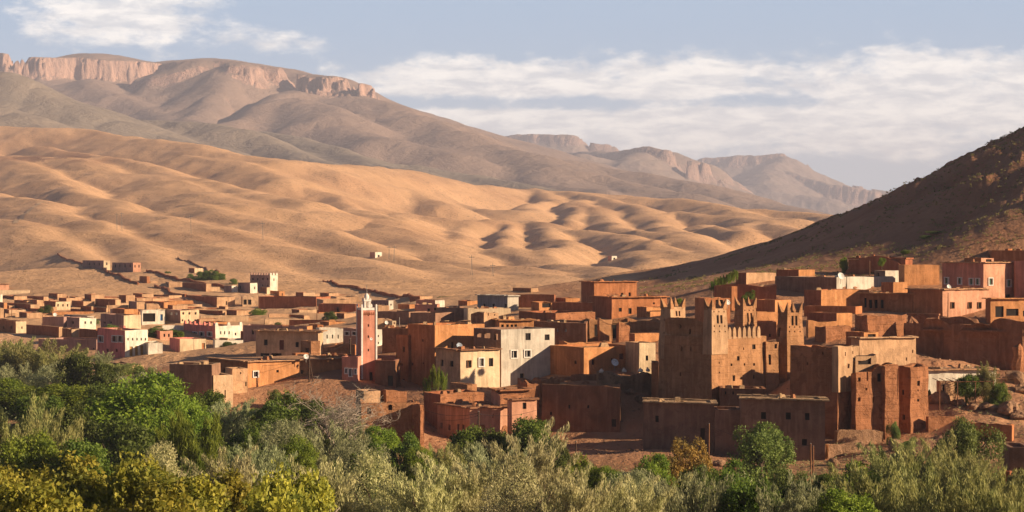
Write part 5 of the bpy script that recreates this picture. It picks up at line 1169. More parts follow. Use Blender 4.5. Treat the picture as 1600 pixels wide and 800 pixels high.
# far bank, behind the left of the orchard
for a in [('willow', 6, 536, 372, 90, 'grey green feathery tree at left edge, below the dark yard wall'),
          ('willow', 52, 541, 366, 96, 'feathery grey green tree below the pinkish yard wall'),
          ('willow', 98, 547, 360, 86, 'feathery tree below the right half of pinkish yard wall'),
          ('olive', 30, 575, 335, 90, 'soft grey green tree, second row at the left edge'),
          ('olive', 92, 580, 330, 84, 'soft grey green tree left of the dark round tree'),
          ('dark', 141, 563, 322, 82, 'very dark round tree below the red and white house'),
          ('willow', 187, 569, 345, 46, 'small grey tree right of the very dark round tree'),
          ('olive', 160, 553, 375, 30, 'little grey shrub at the foot of red and white house'),
          ('bush', 226, 575, 330, 40, 'low green bush by the pale garden wall'),
          ('green', 20, 612, 290, 110, 'green tree at left edge above the darker orchard middle'),
          ('lime', 88, 606, 282, 120, 'yellow green round tree left of the biggest orchard tree'),
          ('dark', 150, 612, 262, 84, 'dark tree tucked left of the biggest orchard tree'),
          ('lime', 226, 598, 250, 178, 'biggest yellow green orchard tree with broad domed crown'),
          ('lime', 285, 640, 236, 100, 'yellow green tree sloping down right of biggest orchard tree'),
          ('green', 322, 618, 262, 64, 'bright green tree in front of the shaded retaining block'),
          ('olive', 358, 632, 256, 66, 'grey green tree right of the bright one, below lit block'),
          ('green', 447, 628, 252, 96, 'domed green tree left of the dead grey tree'),
          ('green', 396, 672, 232, 90, 'green tree filling the gap below the domed green one'),
          ('dark', 108, 650, 240, 120, 'dark tree in the shadowed heart of the left orchard'),
          ('dark', 190, 672, 222, 140, 'large dark tree under the biggest orchard tree'),
          ('dark', 345, 690, 222, 110, 'dark shaded tree behind the pale foreground olives'),
          ('willow', 24, 640, 225, 110, 'feathery grey green tree at left edge, middle height'),
          ('willow', 78, 660, 205, 90, 'feathery tree with pale tips above the walnut leaves'),
          ('lime', 50, 690, 190, 110, 'yellow tipped tree at left just above the walnut row'),
          ('reed', 298, 655, 212, 92, 'bright yellow green reed clump in the left orchard'),
          ('olive', 440, 664, 214, 80, 'grey tree below the domed green tree'),
          ('olive', 402, 700, 180, 90, 'grey green olive left of the pale yellow olives'),
          ('green', 145, 700, 185, 100, 'deep green tree behind the walnut row'),
          ('dark', 250, 710, 195, 110, 'dark tree behind the pale silver olive'),
          ('olive', 520, 676, 215, 110, 'grey green olive below the dead grey tree'),
          ('lime', 588, 672, 226, 64, 'yellow green tree at the foot of the roofless ruin'),
          ('green', 630, 686, 220, 74, 'deep green tree right of the yellow one by the ruin'),
          ('olive', 570, 700, 190, 100, 'silvery olive in front of the roofless ruin trees'),
          ('willow', 700, 700, 215, 60, 'thin grey willow below the salmon house lane'),
          ('green', 738, 676, 236, 84, 'dense green tree under the salmon house corner'),
          ('dark', 790, 680, 238, 80, 'dark tree under the patched salmon wall'),
          ('green', 842, 664, 232, 86, 'bright domed tree right of the taller salmon block'),
          ('olive', 775, 704, 198, 100, 'grey olive between the salmon house trees'),
          ('olive', 700, 730, 180, 90, 'grey green olive over the dark lane mouth'),
          ('pale', 832, 690, 185, 130, 'large pale silver olive below the bright domed tree'),
          ('lime', 900, 722, 205, 70, 'yellow green tree at the edge of the dark hollow'),
          ('lime', 945, 734, 190, 50, 'small yellow green tree in the dark hollow'),
          ('lime', 1022, 716, 200, 60, 'light green tree left of the brown autumn bush'),
          ('olive', 985, 742, 180, 80, 'grey olive below the light green tree'),
          ('rustbush', 1062, 694, 228, 84, 'brown autumn bush left of the tall pole'),
          ('bush', 1190, 670, 232, 108, 'dark olive green tree in front of shaded brown house'),
          ('green', 1160, 736, 180, 110, 'deep green tree below the tall pole'),
          ('green', 1300, 748, 190, 60, 'vivid green tree below the twin poles'),
          ('bush', 1240, 738, 200, 70, 'olive green bush left of the twin poles'),
          ('lime', 1340, 736, 195, 90, 'yellowish tree right of the twin poles'),
          ('willow', 1395, 700, 205, 90, 'tall feathery willow below the rubble plinth'),
          ('willow', 1450, 697, 195, 110, 'tallest feathery yellow willow in the lower right'),
          ('bush', 1520, 664, 222, 98, 'round dark olive bush before the shaded garden wall'),
          ('willow', 1505, 722, 185, 110, 'feathery grey willow below the round dark bush'),
          ('willow', 1560, 735, 175, 110, 'feathery grey willow at the lower right corner'),
          ('bush', 1415, 690, 246, 30, 'little grey shrub on the rubble slope')]:
    k_, px, py, Y, wpx, lab = a; T(k_, px, py, Y, wpx, lab, 'bush' if 'bush' in lab or 'shrub' in lab else 'reeds' if k_ == 'reed' else 'tree')
for a in [('dark', 470, 626, 276, 90, 'broad dark tree added over the sunlit farmhouse bank, left of the dead one'),  # bank trees here are added, hiding sunlit ground meant to lie shaded
          ('olive', 548, 640, 268, 80, 'added grey green tree covering the bank by the roofless ruin'),
          ('lime', 410, 640, 280, 70, 'added yellow green tree covering the bank under the farmhouse corner'),
          ('green', 505, 648, 256, 80, 'added deep green tree covering the bank behind the dead tree twigs'),
          ('green', 484, 640, 262, 60, 'added round green tree covering the bank left of the roofless ruin, beside the dead tree'),
          ('olive', 545, 662, 250, 60, 'added grey green tree covering the bank under the right half of the dead tree'),
          ('green', 375, 655, 268, 60, 'added green tree covering the bank below the pale lit block'),
          ('dark', 425, 652, 274, 56, 'added dark tree covering the bank below the farmhouse'),
          ('bush', 430, 612, 296, 30, 'scrubby bush against the farmhouse wall', ),
          ('willow', 130, 590, 330, 70, 'feathery tree between the grey green ones and the biggest orchard tree'),
          ('lime', 20, 596, 315, 80, 'yellow green tree at the left edge, third row'),
          ('green', 62, 622, 270, 80, 'green tree before the yellow green round tree'),
          ('olive', 210, 590, 316, 60, 'grey tree behind the crown of the biggest orchard tree'),
          ('green', 258, 604, 296, 60, 'green tree below the low pale garden wall'),
          ('dark', 300, 668, 240, 70, 'dark tree between reed clump and bright green tree'),
          ('lime', 466, 690, 200, 60, 'light green tree right of the grey green olive'),
          ('dark', 555, 720, 170, 90, 'dark shaded tree among the silvery olives'),
          ('lime', 655, 704, 205, 44, 'yellow shoots by the shaded mud wall'),
          ('dark', 868, 690, 226, 50, 'dark tree at the left rim of the hollow'),
          ('green', 1090, 735, 200, 60, 'green tree at the foot of the tall pole'),
          ('willow', 1345, 762, 150, 90, 'feathery willow low between twin poles and tallest willow')]:
    k_, px, py, Y, wpx, lab = a; T(k_, px, py, Y, wpx, lab, 'bush' if 'bush' in lab else 'tree')
# nearest row along the bottom of the view
for a in [('walnut', 20, 742, 92, 150, 'yellow leaved walnut tree in the bottom left corner'),
          ('walnut', 108, 730, 96, 150, 'yellow green walnut with bare white twigs, bottom left'),
          ('walnut', 195, 736, 92, 150, 'walnut with orange tipped leaves below the dark orchard gap'),
          ('walnut', 285, 752, 88, 150, 'walnut tree under the pale silver olive'),
          ('walnut', 370, 754, 90, 140, 'yellowing walnut below the left pale olives'),
          ('walnut', 450, 752, 92, 140, 'last yellow walnut before the pale olive row'),
          ('walnut', 60, 770, 70, 190, 'nearest walnut branches at the bottom left edge'),
          ('walnut', 240, 782, 68, 200, 'nearest walnut branches under the leftmost pale olive'),
          ('walnut', 400, 782, 70, 180, 'nearest walnut branches beneath the yellowing walnut'),
          ('pale', 262, 702, 150, 100, 'pale silver olive rising above the walnut row'),
          ('pale', 352, 716, 140, 110, 'pale dusty olive right of the silver one'),
          ('pale', 500, 730, 130, 130, 'pale yellow olive right of the walnut row'),
          ('pale', 590, 722, 135, 130, 'pale yellow olive below the roofless ruin'),
          ('pale', 665, 738, 128, 120, 'pale olive at bottom below the shaded mud wall'),
          ('pale', 735, 728, 130, 110, 'pale feathery olive left of the large silver olive'),
          ('pale', 815, 735, 122, 150, 'pale grey olive at bottom centre'),
          ('pale', 905, 752, 120, 120, 'pale grey olive below the dark hollow'),
          ('pale', 985, 756, 122, 120, 'pale olive right of the dark hollow at the bottom'),
          ('olive', 1070, 752, 128, 130, 'grey green olive at bottom below the autumn bush'),
          ('green', 1150, 762, 128, 120, 'dark green tree at the bottom below the tall pole tree'),
          ('olive', 1235, 764, 125, 120, 'grey green tree at the bottom below twin poles'),
          ('lime', 1310, 776, 122, 110, 'yellow green tree at the bottom right of the twin poles'),
          ('willow', 1380, 738, 135, 140, 'broad feathery willow at the bottom, left of the tallest'),
          ('willow', 1465, 745, 130, 140, 'broad feathery willow at the bottom below the tallest'),
          ('willow', 1550, 757, 128, 140, 'broad feathery willow in the bottom right corner')]:
    k_, px, py, Y, wpx, lab = a; T(k_, px, py, Y, wpx, lab)
# green between the houses
VG = 'green plants among the houses'
for a in [('dark', 70, 479, 590, 22, 'dark green tree among the far left mud houses', 'tree'),
          ('lime', 404, 484, 545, 26, 'bright yellow green tree among the pale low walls', 'tree'),
          ('dark', 515, 488, 520, 23, 'dome shaped dark green shrub left of the minaret', 'bush'),
          ('bush', 476, 500, 505, 12, 'small green bush by the long boundary wall', 'bush'),
          ('bush', 434, 504, 500, 14, 'low green bush on the bright low wall', 'bush'),
          ('bush', 148, 499, 520, 16, 'green bush between grey house and mauve house', 'bush'),
          ('bush', 178, 509, 450, 40, 'long green hedge on the red and white house yard', 'hedge'),
          ('green', 248, 512, 440, 44, 'wide green garden tree behind the gate wall', 'tree'),
          ('green', 272, 516, 440, 32, 'garden tree with orange fruit behind the gate wall', 'tree'),
          ('dark', 358, 535, 415, 26, 'small dark flat topped tree before the white arcade', 'tree'),
          ('dark', 352, 547, 410, 14, 'dark bush beneath the flat topped tree', 'bush'),
          ('green', 318, 425, 800, 26, 'green bush clump on the slope, left end', 'bush'),
          ('green', 336, 424, 795, 30, 'green bush clump on the slope, right end', 'bush'),
          ('bush', 300, 429, 800, 18, 'low dull bush left of the slope bush clumps', 'bush'),
          ('bush', 364, 436, 770, 16, 'round dark bush beside the small white hut', 'bush'),
          ('bush', 262, 424, 850, 10, 'tiny bush beside the slope wall', 'bush'),
          ('green', 705, 463, 560, 34, 'green hedge bush behind the pink house, larger', 'bush'),
          ('green', 732, 464, 550, 26, 'green hedge bush left of the dark blue grey house', 'bush'),
          ('bush', 690, 464, 570, 16, 'small hedge bush right behind the pink house', 'bush'),
          ('green', 1172, 457, 345, 26, 'green tree behind the kasbah rear towers', 'tree'),
          ('lime', 1062, 467, 292, 10, 'tuft of green growing on the kasbah rear tower', 'plant'),
          ('lime', 1320, 404, 412, 14, 'bright bush left of the round topped mud wall', 'bush'),
          ('lime', 1415, 391, 420, 16, 'bright bush above the round topped mud wall', 'bush'),
          ('bush', 1465, 361, 440, 34, 'dark green bush high on the right hillside', 'bush'),
          ('bush', 1448, 368, 438, 22, 'smaller dark bush on the right hillside', 'bush'),
          ('lime', 1378, 404, 390, 12, 'hanging green plant by the bamboo pole', 'plant'),
          ('bush', 1468, 374, 425, 14, 'low scrub bush below the hillside bushes', 'bush'),
          ('bush', 1394, 662, 256, 22, 'dry bush at the foot of the dark tower recess', 'bush'),
          ('green', 1509, 589, 268, 36, 'leafy vine over the pergola of the white house', 'vine'),
          ('willow', 1541, 573, 271, 38, 'tall feathery shrub right of the pergola', 'bush'),
          ('green', 1556, 602, 266, 34, 'broad leafy shrub at the end of the pergola', 'bush'),
          ('bush', 1583, 652, 262, 22, 'dull bush among the boulders at right', 'bush'),
          ('bush', 1450, 610, 272, 10, 'small bush by the white house door', 'bush')]:
    k_, px, py, Y, wpx, lab, ct = a; T(k_, px, py, Y, wpx, lab, ct, VG)
for q, (px, py, Y, w_) in enumerate([(668, 590, 284, 14), (680, 574, 283, 15), (692, 582, 284, 14)]):
    T('reed', px, py, Y, w_*1.0, ['short reeds left of the tallest plume, by cream house', 'tallest reed plume growing before the dark brick house', 'reed plume nearest the cream house corner'][q], 'reeds', 'reeds by the cream house', 2.2)
for q in range(8):
    px = 1113+q*5.2; py = 440-q*2.6+rnd.uniform(-1, 1)
    T('reed', px, py, 372, 9, ['cactus hedge plant on the dark red house crest'][0], 'plant', 'hedge plants in a row on the dark red house crest', 1.5)
# the dead grey tree
def dead_tree(loc, H, W, label):
    g = random.Random(5); root = empty('dead_tree', loc); tag(root, label, 'tree', None, 'thing')
    tr = MB(); tr.tube([(loc[0], loc[1], loc[2]-.5), (loc[0]+.15, loc[1], loc[2]+H*.18), (loc[0]-.1, loc[1]+.1, loc[2]+H*.36)], [.32, .24, .17], 'palebark', 8); tr.build('trunk', root, loc)
    br = MB()
    def grow(p, d, L, r, n):
        pts = [p]; q = np.array(p, float); dd = np.array(d, float)
        for k in range(4):
            dd = dd+np.array([g.gauss(0, .20), g.gauss(0, .20), g.gauss(-.03, .14)]); dd /= np.linalg.norm(dd); q = q+dd*L/4; pts.append(q.copy())
        br.tube(pts, [r, r*.86, r*.7, r*.55, r*.4], 'palebark', 4 if n < 3 else 5, cap=False)
        if n == 0: return
        for k in range(4 if n > 1 else 3):
            s = pts[1+g.randrange(4)]; nd = dd*.55+np.array([g.gauss(0, .6), g.gauss(0, .6), g.gauss(.18, .4)]); grow(s, nd/np.linalg.norm(nd), L*g.uniform(.5, .75), max(r*.55, .022), n-1)
    for k in range(7):
        a = 2*math.pi*k/7+g.uniform(-.3, .3); e = g.uniform(.35, 1.2)
        grow((loc[0], loc[1], loc[2]+H*g.uniform(.22, .36)), (math.cos(a)*W, math.sin(a)*W, e), H*.46, .11, 4)
    br.build('branches', root, loc)
dl = pix(520, 740, 246); dl[2] = gz(dl[0], dl[1])
dead_tree(tuple(dl), (CAMZ-(594-CY)*246/F)-dl[2], .75, 'leafless grey dead tree with tangled twigs below the mosque')
# ---------------------------------------------------------------- small things: dishes, poles, wires, boulders
def dish(px, py, Y, r, label, mat='dish', back=0.0):
    p = pix(px, py, Y); root = empty('satellite_dish', tuple(p)); tag(root, label, 'satellite dish', 'satellite dishes on the roofs', 'thing')
    ax = Vector((.38, -.80, .46)).normalized(); a = ax.orthogonal().normalized(); b = ax.cross(a)
    V = []; n = 16
    for (q, d) in ((0, -.30), (.35, -.26), (.7, -.14), (1.0, 0), (1.03, -.03), (.7, -.19), (0, -.36)):
        for k in range(n):
            w_ = 2*math.pi*k/n; v = Vector(p)+r*(q*math.cos(w_)*a+q*math.sin(w_)*b+d*ax); V.append(tuple(v))
    g = MB(); g.add(V, [(i*n+k, i*n+(k+1) % n, (i+1)*n+(k+1) % n, (i+1)*n+k) for i in range(6) for k in range(n)], mat); g.build('reflector', root, tuple(p))
    g = MB(); c = Vector(p)-ax*r*.3; g.tube([tuple(c), (c[0], c[1], c[2]-r*.5), (c[0], c[1]+.05, c[2]-r*2.1)], [.05, .05, .05], 'metal'); g.build('mast', root, tuple(p))
    g = MB(); e = Vector(p)+ax*r*.75; f0 = Vector(p)-b*r*.95; g.tube([tuple(f0), tuple(e)], [.02, .02], 'metal', 4); g.tube([tuple(e), tuple(e-ax*.16)], [.05, .05], 'metal'); g.build('receiver_arm', root, tuple(p))
dish(86, 491.5, 540, .55, 'white satellite dish above the mauve house at far left')
dish(478.5, 557, 318, .45, 'white satellite dish on the farmhouse roof')
dish(718, 540, 304, .50, 'bluish satellite dish on the cream house roof', 'bluedish')
dish(961, 566, 300, .60, 'big white satellite dish by the orange house')
dish(1137, 472, 330, .50, 'white satellite dish behind the kasbah front tower')
dish(1314.5, 431, 368, .70, 'white satellite dish on the long mauve house')
dish(1483, 448, 345, .45, 'small grey dish on the green shutter house')
dish(604, 504, 388, .40, 'small white dish in the box room right of the minaret')
dish(580, 529.5, 315, .25, 'tiny white dish on the minaret shaft')
def pole(px, py0, py1, Y, r, label, mat='wood', arms=None, brace=None, name='utility_pole', cat='pole'):
    x = (px-CX)*Y/F; zt = CAMZ-(py0-CY)*Y/F; zb = CAMZ-(py1-CY)*Y/F; g0 = gz(x, Y); zb = min(zb, g0)
    root = empty(name, (x, Y, zb)); tag(root, label, cat, None, 'thing'); loc = (x, Y, zb)
    g = MB(); lean = rnd.uniform(-.012, .012)*(zt-zb); g.tube([(x, Y, zb-.8), (x+lean*.5, Y, (zb+zt)/2), (x+lean, Y, zt)], [r, r*.85, r*.7], mat, 8); g.build('post', root, loc)
    g = MB(); g.lathe((x+lean, Y, zt-.02), [(r*.72, 0), (r*.8, .06), (.01, .10)], 'metal', 8); g.build('cap', root, loc)
    if arms:
        g = MB(); g.obox(np.array((x+lean, Y-r)), np.array((1.0, 0)), np.array((0, 1.0)), arms, .05, zt-.45, zt-.33, mat); ar = g.build('cross_arm', root, loc)
        for s in (-1, 0, 1):
            g = MB(); g.lathe((x+lean+s*arms*.85, Y-r, zt-.33), [(.03, 0), (.06, .06), (.04, .16), (.01, .2)], 'paint', 6); g.build('insulator', ar, loc)
    if brace:
        g = MB(); g.tube([(x+brace, Y+.2, zb-.4), (x+lean*.8, Y, zt-1.0)], [r*.7, r*.6], mat, 7); g.build('brace', root, loc)
    return np.array((x+lean, Y, zt))
p1 = pole(748, 643, 700, 258, .16, 'thick black pole in front of the salmon house corner', 'darkwood')
p2 = pole(1107, 662, 748, 240, .13, 'tall lit wooden pole before the shaded flat house')
p3 = pole(1267, 693, 752, 236, .12, 'wooden pole, taller of the close twin pair')
p4 = pole(1270.6, 697, 752, 236.5, .12, 'wooden pole, shorter of the close twin pair')
p5 = pole(483, 552, 606, 312, .14, 'dark pole with slanting brace by the farmhouse', 'darkwood', None, .9)
p6 = pole(547, 529, 562, 330, .17, 'stout dark post left of the minaret shaft', 'darkwood')
p7 = pole(1481, 458, 500, 326, .09, 'slim post before the green shutter house', 'wood')
p8 = pole(900, 690, 726, 248, .11, 'dark pole standing in the shaded hollow', 'darkwood')
p9 = pole(1359, 408, 436, 384, .10, 'leafy bamboo pole behind the pale cube room', 'wood', name='bamboo_pole')
p10 = pole(1323, 432, 456, 366, .08, 'dark mast beside the long mauve house dish', 'darkwood', None, -.5, name='roof_mast', cat='mast')
p11 = pole(624, 496, 510, 405, .09, 'thin mast right of the minaret', 'metal', name='roof_mast', cat='mast')
p12 = pole(404, 462, 482, 600, .12, 'grey pole at left end of the long dark enclosure', 'wood')
p13 = pole(495, 478, 502, 500, .11, 'grey pole before the dark mud house with low door', 'wood')
p14 = pole(18, 480, 500, 560, .10, 'pole in the mud yard at the far left', 'wood')
p15 = pole(170, 472, 495, 540, .10, 'pole behind the mauve cream fronted house', 'wood')
p16 = pole(303, 528, 550, 412, .07, 'thin lamp post before the cream gate wall', 'metal')
for px, y0, y1, lab in ((182.5, 332, 361, 'faint pylon on the bare slope, leftmost of a close pair'), (190, 331, 362, 'faint pylon on the bare slope, right one of the close pair'),
                        (298, 335, 366, 'faint pylon alone on the bare mid slope'), (410.5, 346, 376, 'faint pylon on the bare slope above the mud barn'),
                        (608, 384, 406, 'faint pylon right of the lonely pink hut, nearer it'), (616, 383, 409, 'faint pylon right of the lonely pink hut, taller one'),
                        (737, 398, 430, 'faint pylon on the slope above the dark grey house'), (770, 411, 432, 'faint pylon in the scrubby slope middle')):
    hp = ground_hit(px, y1)
    if hp is None: continue
    x, Y, g0 = hp; zt = CAMZ-(y0-CY)*Y/F; root = empty('power_pylon', (x, Y, g0)); tag(root, lab, 'pylon', 'power pylons crossing the slope', 'thing'); loc = (x, Y, g0)
    g = MB(); g.tube([(x-.5, Y, g0-1), (x, Y, zt)], [.10, .07], 'metal', 5); g.tube([(x+.5, Y, g0-1), (x, Y, zt)], [.10, .07], 'metal', 5); g.build('mast', root, loc)
    g = MB(); g.obox(np.array((x, Y)), np.array((1.0, 0)), np.array((0, 1.0)), 1.6, .12, zt-1.6, zt-1.3, 'metal'); g.build('cross_arm', root, loc)
def wire(a, b, sag, label, r=.022):
    pts = [a+(b-a)*k/10+np.array((0, 0, -sag*4*(k/10)*(1-k/10))) for k in range(11)]
    g = MB(); g.tube(pts, r, 'wire', 4); tag(g.build('overhead_wire', None, tuple(a)), label, 'wire', None, 'thing')
wire(p1-np.array((0, 0, .3)), pix(838, 641, 265), .5, 'sagging wire from the black pole to the taller salmon block')
wire(p1-np.array((0, 0, .5)), pix(690, 656, 270), .3, 'sagging wire from the black pole over the patched salmon house')
wire(p1-np.array((0, 0, .2)), pix(662, 640, 262), .6, 'sagging wire from the black pole to the ruined corner pier')
wire(p5-np.array((0, 0, .2)), p6-np.array((0, 0, .4)), .5, 'sagging wire from the braced pole to the stout post')
wire(p5-np.array((0, 0, .3)), pix(400, 571, 316), .6, 'sagging wire from the braced pole along the farmhouse')
wire(p2-np.array((0, 0, .2)), p3-np.array((0, 0, .2)), .9, 'sagging wire from the tall lit pole to the twin poles', .016)
# two lonely huts on the far slope
for nm, xl, xc, xr, y0, y1, lab, m1, m2 in (('hut', 578, 586, 597, 394, 404, 'lonely pink and white hut high on the bare slope', 'pink', 'white'), ('hut', 950, 956, 964, 400, 407, 'tiny white hut at the foot of the far dunes', 'pink', 'white')):
    hp = ground_hit(xc, y1)
    if hp is not None: house(dict(label=lab, xl=xl, xc=xc, xr=xr, yt=y0, yb=y1, Y=hp[1], th=30, m=m1, mr=m2, name=nm, cat='hut', win=[('R', (xc+xr)/2, (y0+y1)/2+1, 3, 3.5, 'hole')]))
# field walls climbing the bare slope
def field_wall(pts, h, label, m='rust', th=.6):
    P = []
    for px, py in pts:
        hp = ground_hit(px, py)
        if hp is not None: P.append(hp)
    if len(P) < 2: return
    fine_ = []
    for a, b in zip(P[:-1], P[1:]):
        n = max(2, int(np.hypot(*(b-a)[:2])/4)); fine_ += [a+(b-a)*k/n for k in range(n)]
    fine_.append(P[-1]); fine_ = np.array(fine_); zz = ground_h(fine_[:, 0], fine_[:, 1])
    V = []; Fc = []
    for i, p in enumerate(fine_):
        d = fine_[min(i+1, len(fine_)-1)]-fine_[max(i-1, 0)]; d = d[:2]/(np.hypot(*d[:2])+1e-9); nrm = np.array((-d[1], d[0]))*th/2
        hh = h*(1+.25*rnd.uniform(-1, 1))
        for s, z in ((-1, -.8), (-1, hh), (1, hh), (1, -.8)): V.append((p[0]+nrm[0]*s, p[1]+nrm[1]*s, zz[i]+z))
    for i in range(len(fine_)-1):
        for k in range(3): Fc.append((4*i+k, 4*i+k+1, 4*i+k+5, 4*i+k+4))
    Fc += [(0, 1, 2, 3), tuple(4*(len(fine_)-1)+k for k in (3, 2, 1, 0))]
    tag(link_mesh('field_wall', V, Fc, [m], None, tuple(P[0])), label, 'wall', 'field walls on the slope', 'thing')
field_wall([(90, 398), (112, 408), (130, 414), (160, 421), (190, 434), (216, 445)], 1.0, 'long mud wall running down past the pair of pink blocks', 'red')
field_wall([(229, 425), (250, 430), (275, 437), (300, 441), (330, 447), (350, 452)], 1.0, 'mud wall sloping down toward the long mud shed', 'red')
field_wall([(242, 449), (265, 459), (290, 464)], 1.0, 'mud wall leading to the long windowless barn', 'red')
field_wall([(278, 404), (300, 412), (322, 420), (342, 427)], 1.0, 'stony wall above the green bush clumps', 'brown')
field_wall([(505, 440), (530, 449), (560, 453), (590, 459), (620, 465), (648, 470)], 1.0, 'long mud wall on the slope right of the minaret', 'red')
PT = [ground_hit(px, py) for px, py in ((24, 350), (34, 341), (44, 332), (54, 323), (62, 318), (70, 316))]
PT = [p for p in PT if p is not None]
if len(PT) > 2:
    fine_ = np.concatenate([np.linspace(a, b, 12)[:-1] for a, b in zip(PT[:-1], PT[1:])]); V = []
    for i, p in enumerate(fine_):
        d = fine_[min(i+1, len(fine_)-1)]-fine_[max(i-1, 0)]; d = d[:2]/(np.hypot(*d[:2])+1e-9); nr = np.array((-d[1], d[0]))*2.2
        for sg in (-1, 1): q = p[:2]+nr*sg; V.append((q[0], q[1], gz(q[0], q[1])+.35))
    link_mesh('path', V, [(2*i, 2*i+2, 2*i+3, 2*i+1) for i in range(len(fine_)-1)], ['buff'])['kind'] = 'structure'
# boulders on the rubble slope at lower right
def boulder(px, py, Y, r, label):
    x = (px-CX)*Y/F; g0 = gz(x, Y); g = np.random.default_rng(int(px*7+py))
    import bmesh
    bm = bmesh.new(); bmesh.ops.create_icosphere(bm, subdivisions=3, radius=1.0)
    P = np.array([v.co[:] for v in bm.verts]); s = g.uniform(0, 50)
    k = 1+.38*fbm(P[:, 0]*1.1+s, P[:, 1]*1.1, 3, P[:, 2]*1.1)
    P = P*k[:, None]*r*np.array((g.uniform(.8, 1.4), g.uniform(.8, 1.2), g.uniform(.65, .95)))
    Fc = [tuple(v.index for v in f.verts) for f in bm.faces]; bm.free()
    tag(link_mesh('boulder', P+np.array((x, Y, g0+r*.25)), Fc, ['stone'], None, (x, Y, g0)), label, 'boulder', 'boulders on the rubble slope', 'thing')
for px, py, Y, r, lab in [(1358, 700, 250, .9, 'pale pointed boulder right of the stone terrace wall'), (1352, 722, 242, .7, 'pale boulder low on the slope below the terrace wall'), (1300, 722, 244, .8, 'boulder at the corner of shaded brown house'),
                          (1328, 728, 240, .6, 'flat boulder left of the low pale one'), (1400, 705, 246, 1.0, 'big red boulder above the tallest willow'), (1418, 700, 247, .7, 'smaller red boulder beside the big one'),
                          (1452, 625, 272, .7, 'red boulder beside the white house door'), (1470, 628, 270, 1.2, 'large red mound boulder below the white house'), (1498, 634, 268, .8, 'boulder in front of the vine pergola'),
                          (1520, 640, 266, .9, 'boulder right of the pergola path'), (1548, 640, 266, 1.3, 'dark hollow boulder in the lower right slope'), (1576, 645, 264, 1.6, 'tall jagged boulder by the dull bush'),
                          (1592, 655, 262, 1.0, 'boulder at the right edge by the dull bush'), (1560, 622, 275, 1.1, 'boulder under the broad leafy shrub'), (1586, 612, 280, 1.4, 'big boulder beneath the ruined pillar'),
                          (1598, 625, 276, 1.2, 'boulder at the right edge below the ruined pillar'), (1180, 720, 244, .8, 'boulder in front of shaded brown house corner'), (1128, 716, 246, .9, 'pale boulder right of the tall pole'),
                          (900, 625, 290, .8, 'sunlit rubble boulder left of the narrow block'), (1000, 612, 291, .9, 'sunlit rubble boulder beside the narrow block'), (985, 607, 293, .7, 'rubble boulder below the pale sacks')]:
    boulder(px, py, Y, r, lab)
for px, py, s_, lab in [(940, 580, .5, 'pale sack at the left end of the rubble wall'), (975, 579, .55, 'pale sack in the middle of rubble wall'), (1001, 578.5, .5, 'pale sack near the cream block'), (1012, 578, .45, 'pale sack at the right end of rubble wall')]:
    p = pix(px, py, 292.6); g = MB(); g.lathe((p[0], p[1], p[2]-.3), [(.05, 0), (s_*.6, .05), (s_*.75, .25), (s_*.5, .45), (.08, .62), (.14, .72)], 'sack', 9); tag(g.build('sack', None, tuple(p), True, lambda V: V+.12*np.stack([vnoise(V[:, 0]*3, V[:, 2]*3), vnoise(V[:, 1]*3+5, V[:, 2]*3), 0*V[:, 0]], 1)), lab, 'sack', 'sacks on the rubble wall', 'thing')
# ruined mud pillar at the right edge
g = MB(); q = pix(1590, 588, 284)
g.tube([(q[0], q[1], q[2]-1), (q[0]-.1, q[1], q[2]+1.5), (q[0]+.1, q[1], q[2]+3.2), (q[0]-.05, q[1], q[2]+4.3), (q[0]+.2, q[1], q[2]+5.0)], [.95, .9, .8, .7, .5], 'adobe', 9)
tag(g.build('ruined_pillar', None, tuple(q), warp=lambda V: V+.4*np.stack([vnoise(V[:, 0]*1.3, V[:, 2]*1.1), vnoise(V[:, 0]*1.3+9, V[:, 2]*1.1), 0*V[:, 0]], 1)), 'crumbling mud pillar standing at the right edge before the cliff wall', 'ruin', None, 'thing')
# pergola of the white house
q0 = pix(1468, 597, 266.5); q1 = pix(1552, 596, 266.5); root = empty('pergola', tuple(pix(1500, 622, 266.5))); tag(root, 'timber pergola along the white house carrying the vine', 'pergola', None, 'thing'); lc = tuple(root.location)
for k in range(4):
    p = q0+(q1-q0)*k/3; g = MB(); g.tube([(p[0], p[1], gz(p[0], p[1])-.4), (p[0], p[1], p[2])], .07, 'wood', 6); g.build('post', root, lc)
for k in range(9):
    p = q0+(q1-q0)*k/8; g = MB(); g.tube([(p[0], p[1]-.4, p[2]+.09), (p[0], p[1]+4.5, p[2]+.25)], .045, 'wood', 5); g.build('rafter', root, lc)
g = MB(); g.tube([q0, q1], .06, 'wood', 6); g.build('beam', root, lc)
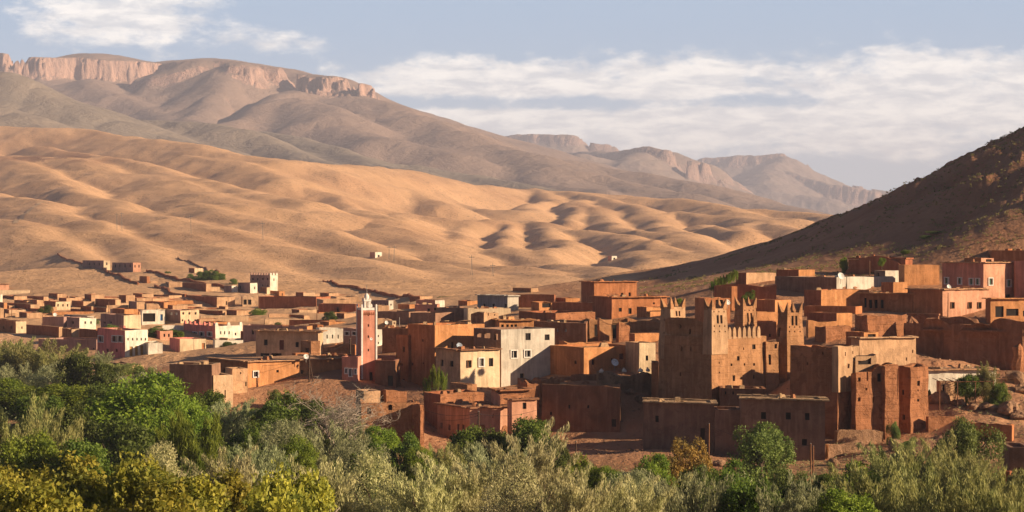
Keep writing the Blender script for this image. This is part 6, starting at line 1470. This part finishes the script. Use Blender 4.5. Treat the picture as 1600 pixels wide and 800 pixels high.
# ---------------------------------------------------------------- what nobody could count: undergrowth, scrub, loose stones
def limit_y(px): return np.interp(px, [-200, 240, 300, 545, 600, 690, 860, 880, 1000, 1040, 1120, 1250, 1290, 1440, 1500, 1900], [352, 345, 262, 252, 240, 240, 236, 205, 205, 226, 236, 232, 212, 215, 232, 232])
def clumps(name, P, R_, per, ln, wd, mat, seed, hgt=1.0):
    g = np.random.default_rng(seed); n = len(P)
    d = unit(n*per, g).reshape(n, per, 3); d[..., 2] = np.abs(d[..., 2])*1.15*hgt
    C = P[:, None, :]+d*R_[:, None, None]*g.uniform(.5, 1.05, (n, per, 1)); C = C.reshape(-1, 3); dd = d.reshape(-1, 3)
    D = dd*.5+unit(len(C), g)+np.array((0, 0, .4)); D /= np.linalg.norm(D, axis=1, keepdims=True)
    me = leaf_mesh(name, quads(C, D, dd+unit(len(C), g)*.8, ln*g.uniform(.6, 1.4, len(C)), wd*g.uniform(.6, 1.4, len(C))), mat)
    o = bpy.data.objects.new(name, me); COL.objects.link(o); return tag(o, kind='stuff')
gq = np.random.default_rng(77)
def field(n, px0, px1, Y0, Y1, lim=None):
    Yq = np.sqrt(gq.uniform(Y0**2, Y1**2, n)); px = gq.uniform(px0, px1, n)
    if lim is not None:
        k = Yq < lim(px); Yq, px = Yq[k], px[k]
    x = (px-CX)*Yq/F; return np.stack([x, Yq, ground_h(x, Yq)], 1)
for nm, mt, n, sd, ln in (('undergrowth', 'leaf_green', 1500, 1, .34), ('undergrowth', 'leaf_olive', 1500, 2, .34), ('undergrowth', 'leaf_dark', 1500, 3, .34), ('undergrowth', 'leaf_lime', 600, 4, .34)):
    P = field(n, -120, 1720, 80, 350, limit_y); k = fbm(P[:, 0]/14+sd*9, P[:, 1]/22, 3) > -.25; P = P[k]
    clumps(nm, P, gq.uniform(.9, 2.1, len(P)), 46, ln, .15, mt, sd)
P = field(5200, 1000, 1750, 395, 545); uu = P[:, 0]/P[:, 1]; k = (fbm(P[:, 0]/9, P[:, 1]/9, 3)+1.3*(uu-.2)*3 > -.25)
clumps('hillside_scrub', P[k], gq.uniform(.18, .55, k.sum()), 16, .40, .12, 'leaf_dry', 9, .8)
P = field(900, 1240, 1660, 232, 282); clumps('dry_grass', P, gq.uniform(.12, .3, len(P)), 12, .28, .05, 'leaf_pale', 12)
P = field(2600, 560, 1660, 226, 330); n = len(P); rs = gq.uniform(.05, .28, n)**1.3+.04; V = []; Fc = []
base8 = np.array([(-1, -1, -.5), (1, -1, -.5), (1, 1, -.5), (-1, 1, -.5), (-.7, -.6, .6), (.6, -.7, .7), (.7, .6, .5), (-.6, .7, .6)])
VV = (P[:, None, :]+base8[None]*rs[:, None, None]*gq.uniform(.6, 1.3, (n, 8, 3)))
F6 = np.array([(3, 2, 1, 0), (4, 5, 6, 7), (0, 1, 5, 4), (1, 2, 6, 5), (2, 3, 7, 6), (3, 0, 4, 7)])
tag(link_mesh('loose_stones', VV.reshape(-1, 3), (F6[None]+np.arange(n)[:, None, None]*8).reshape(-1, 4).tolist(), ['stone']), kind='stuff')
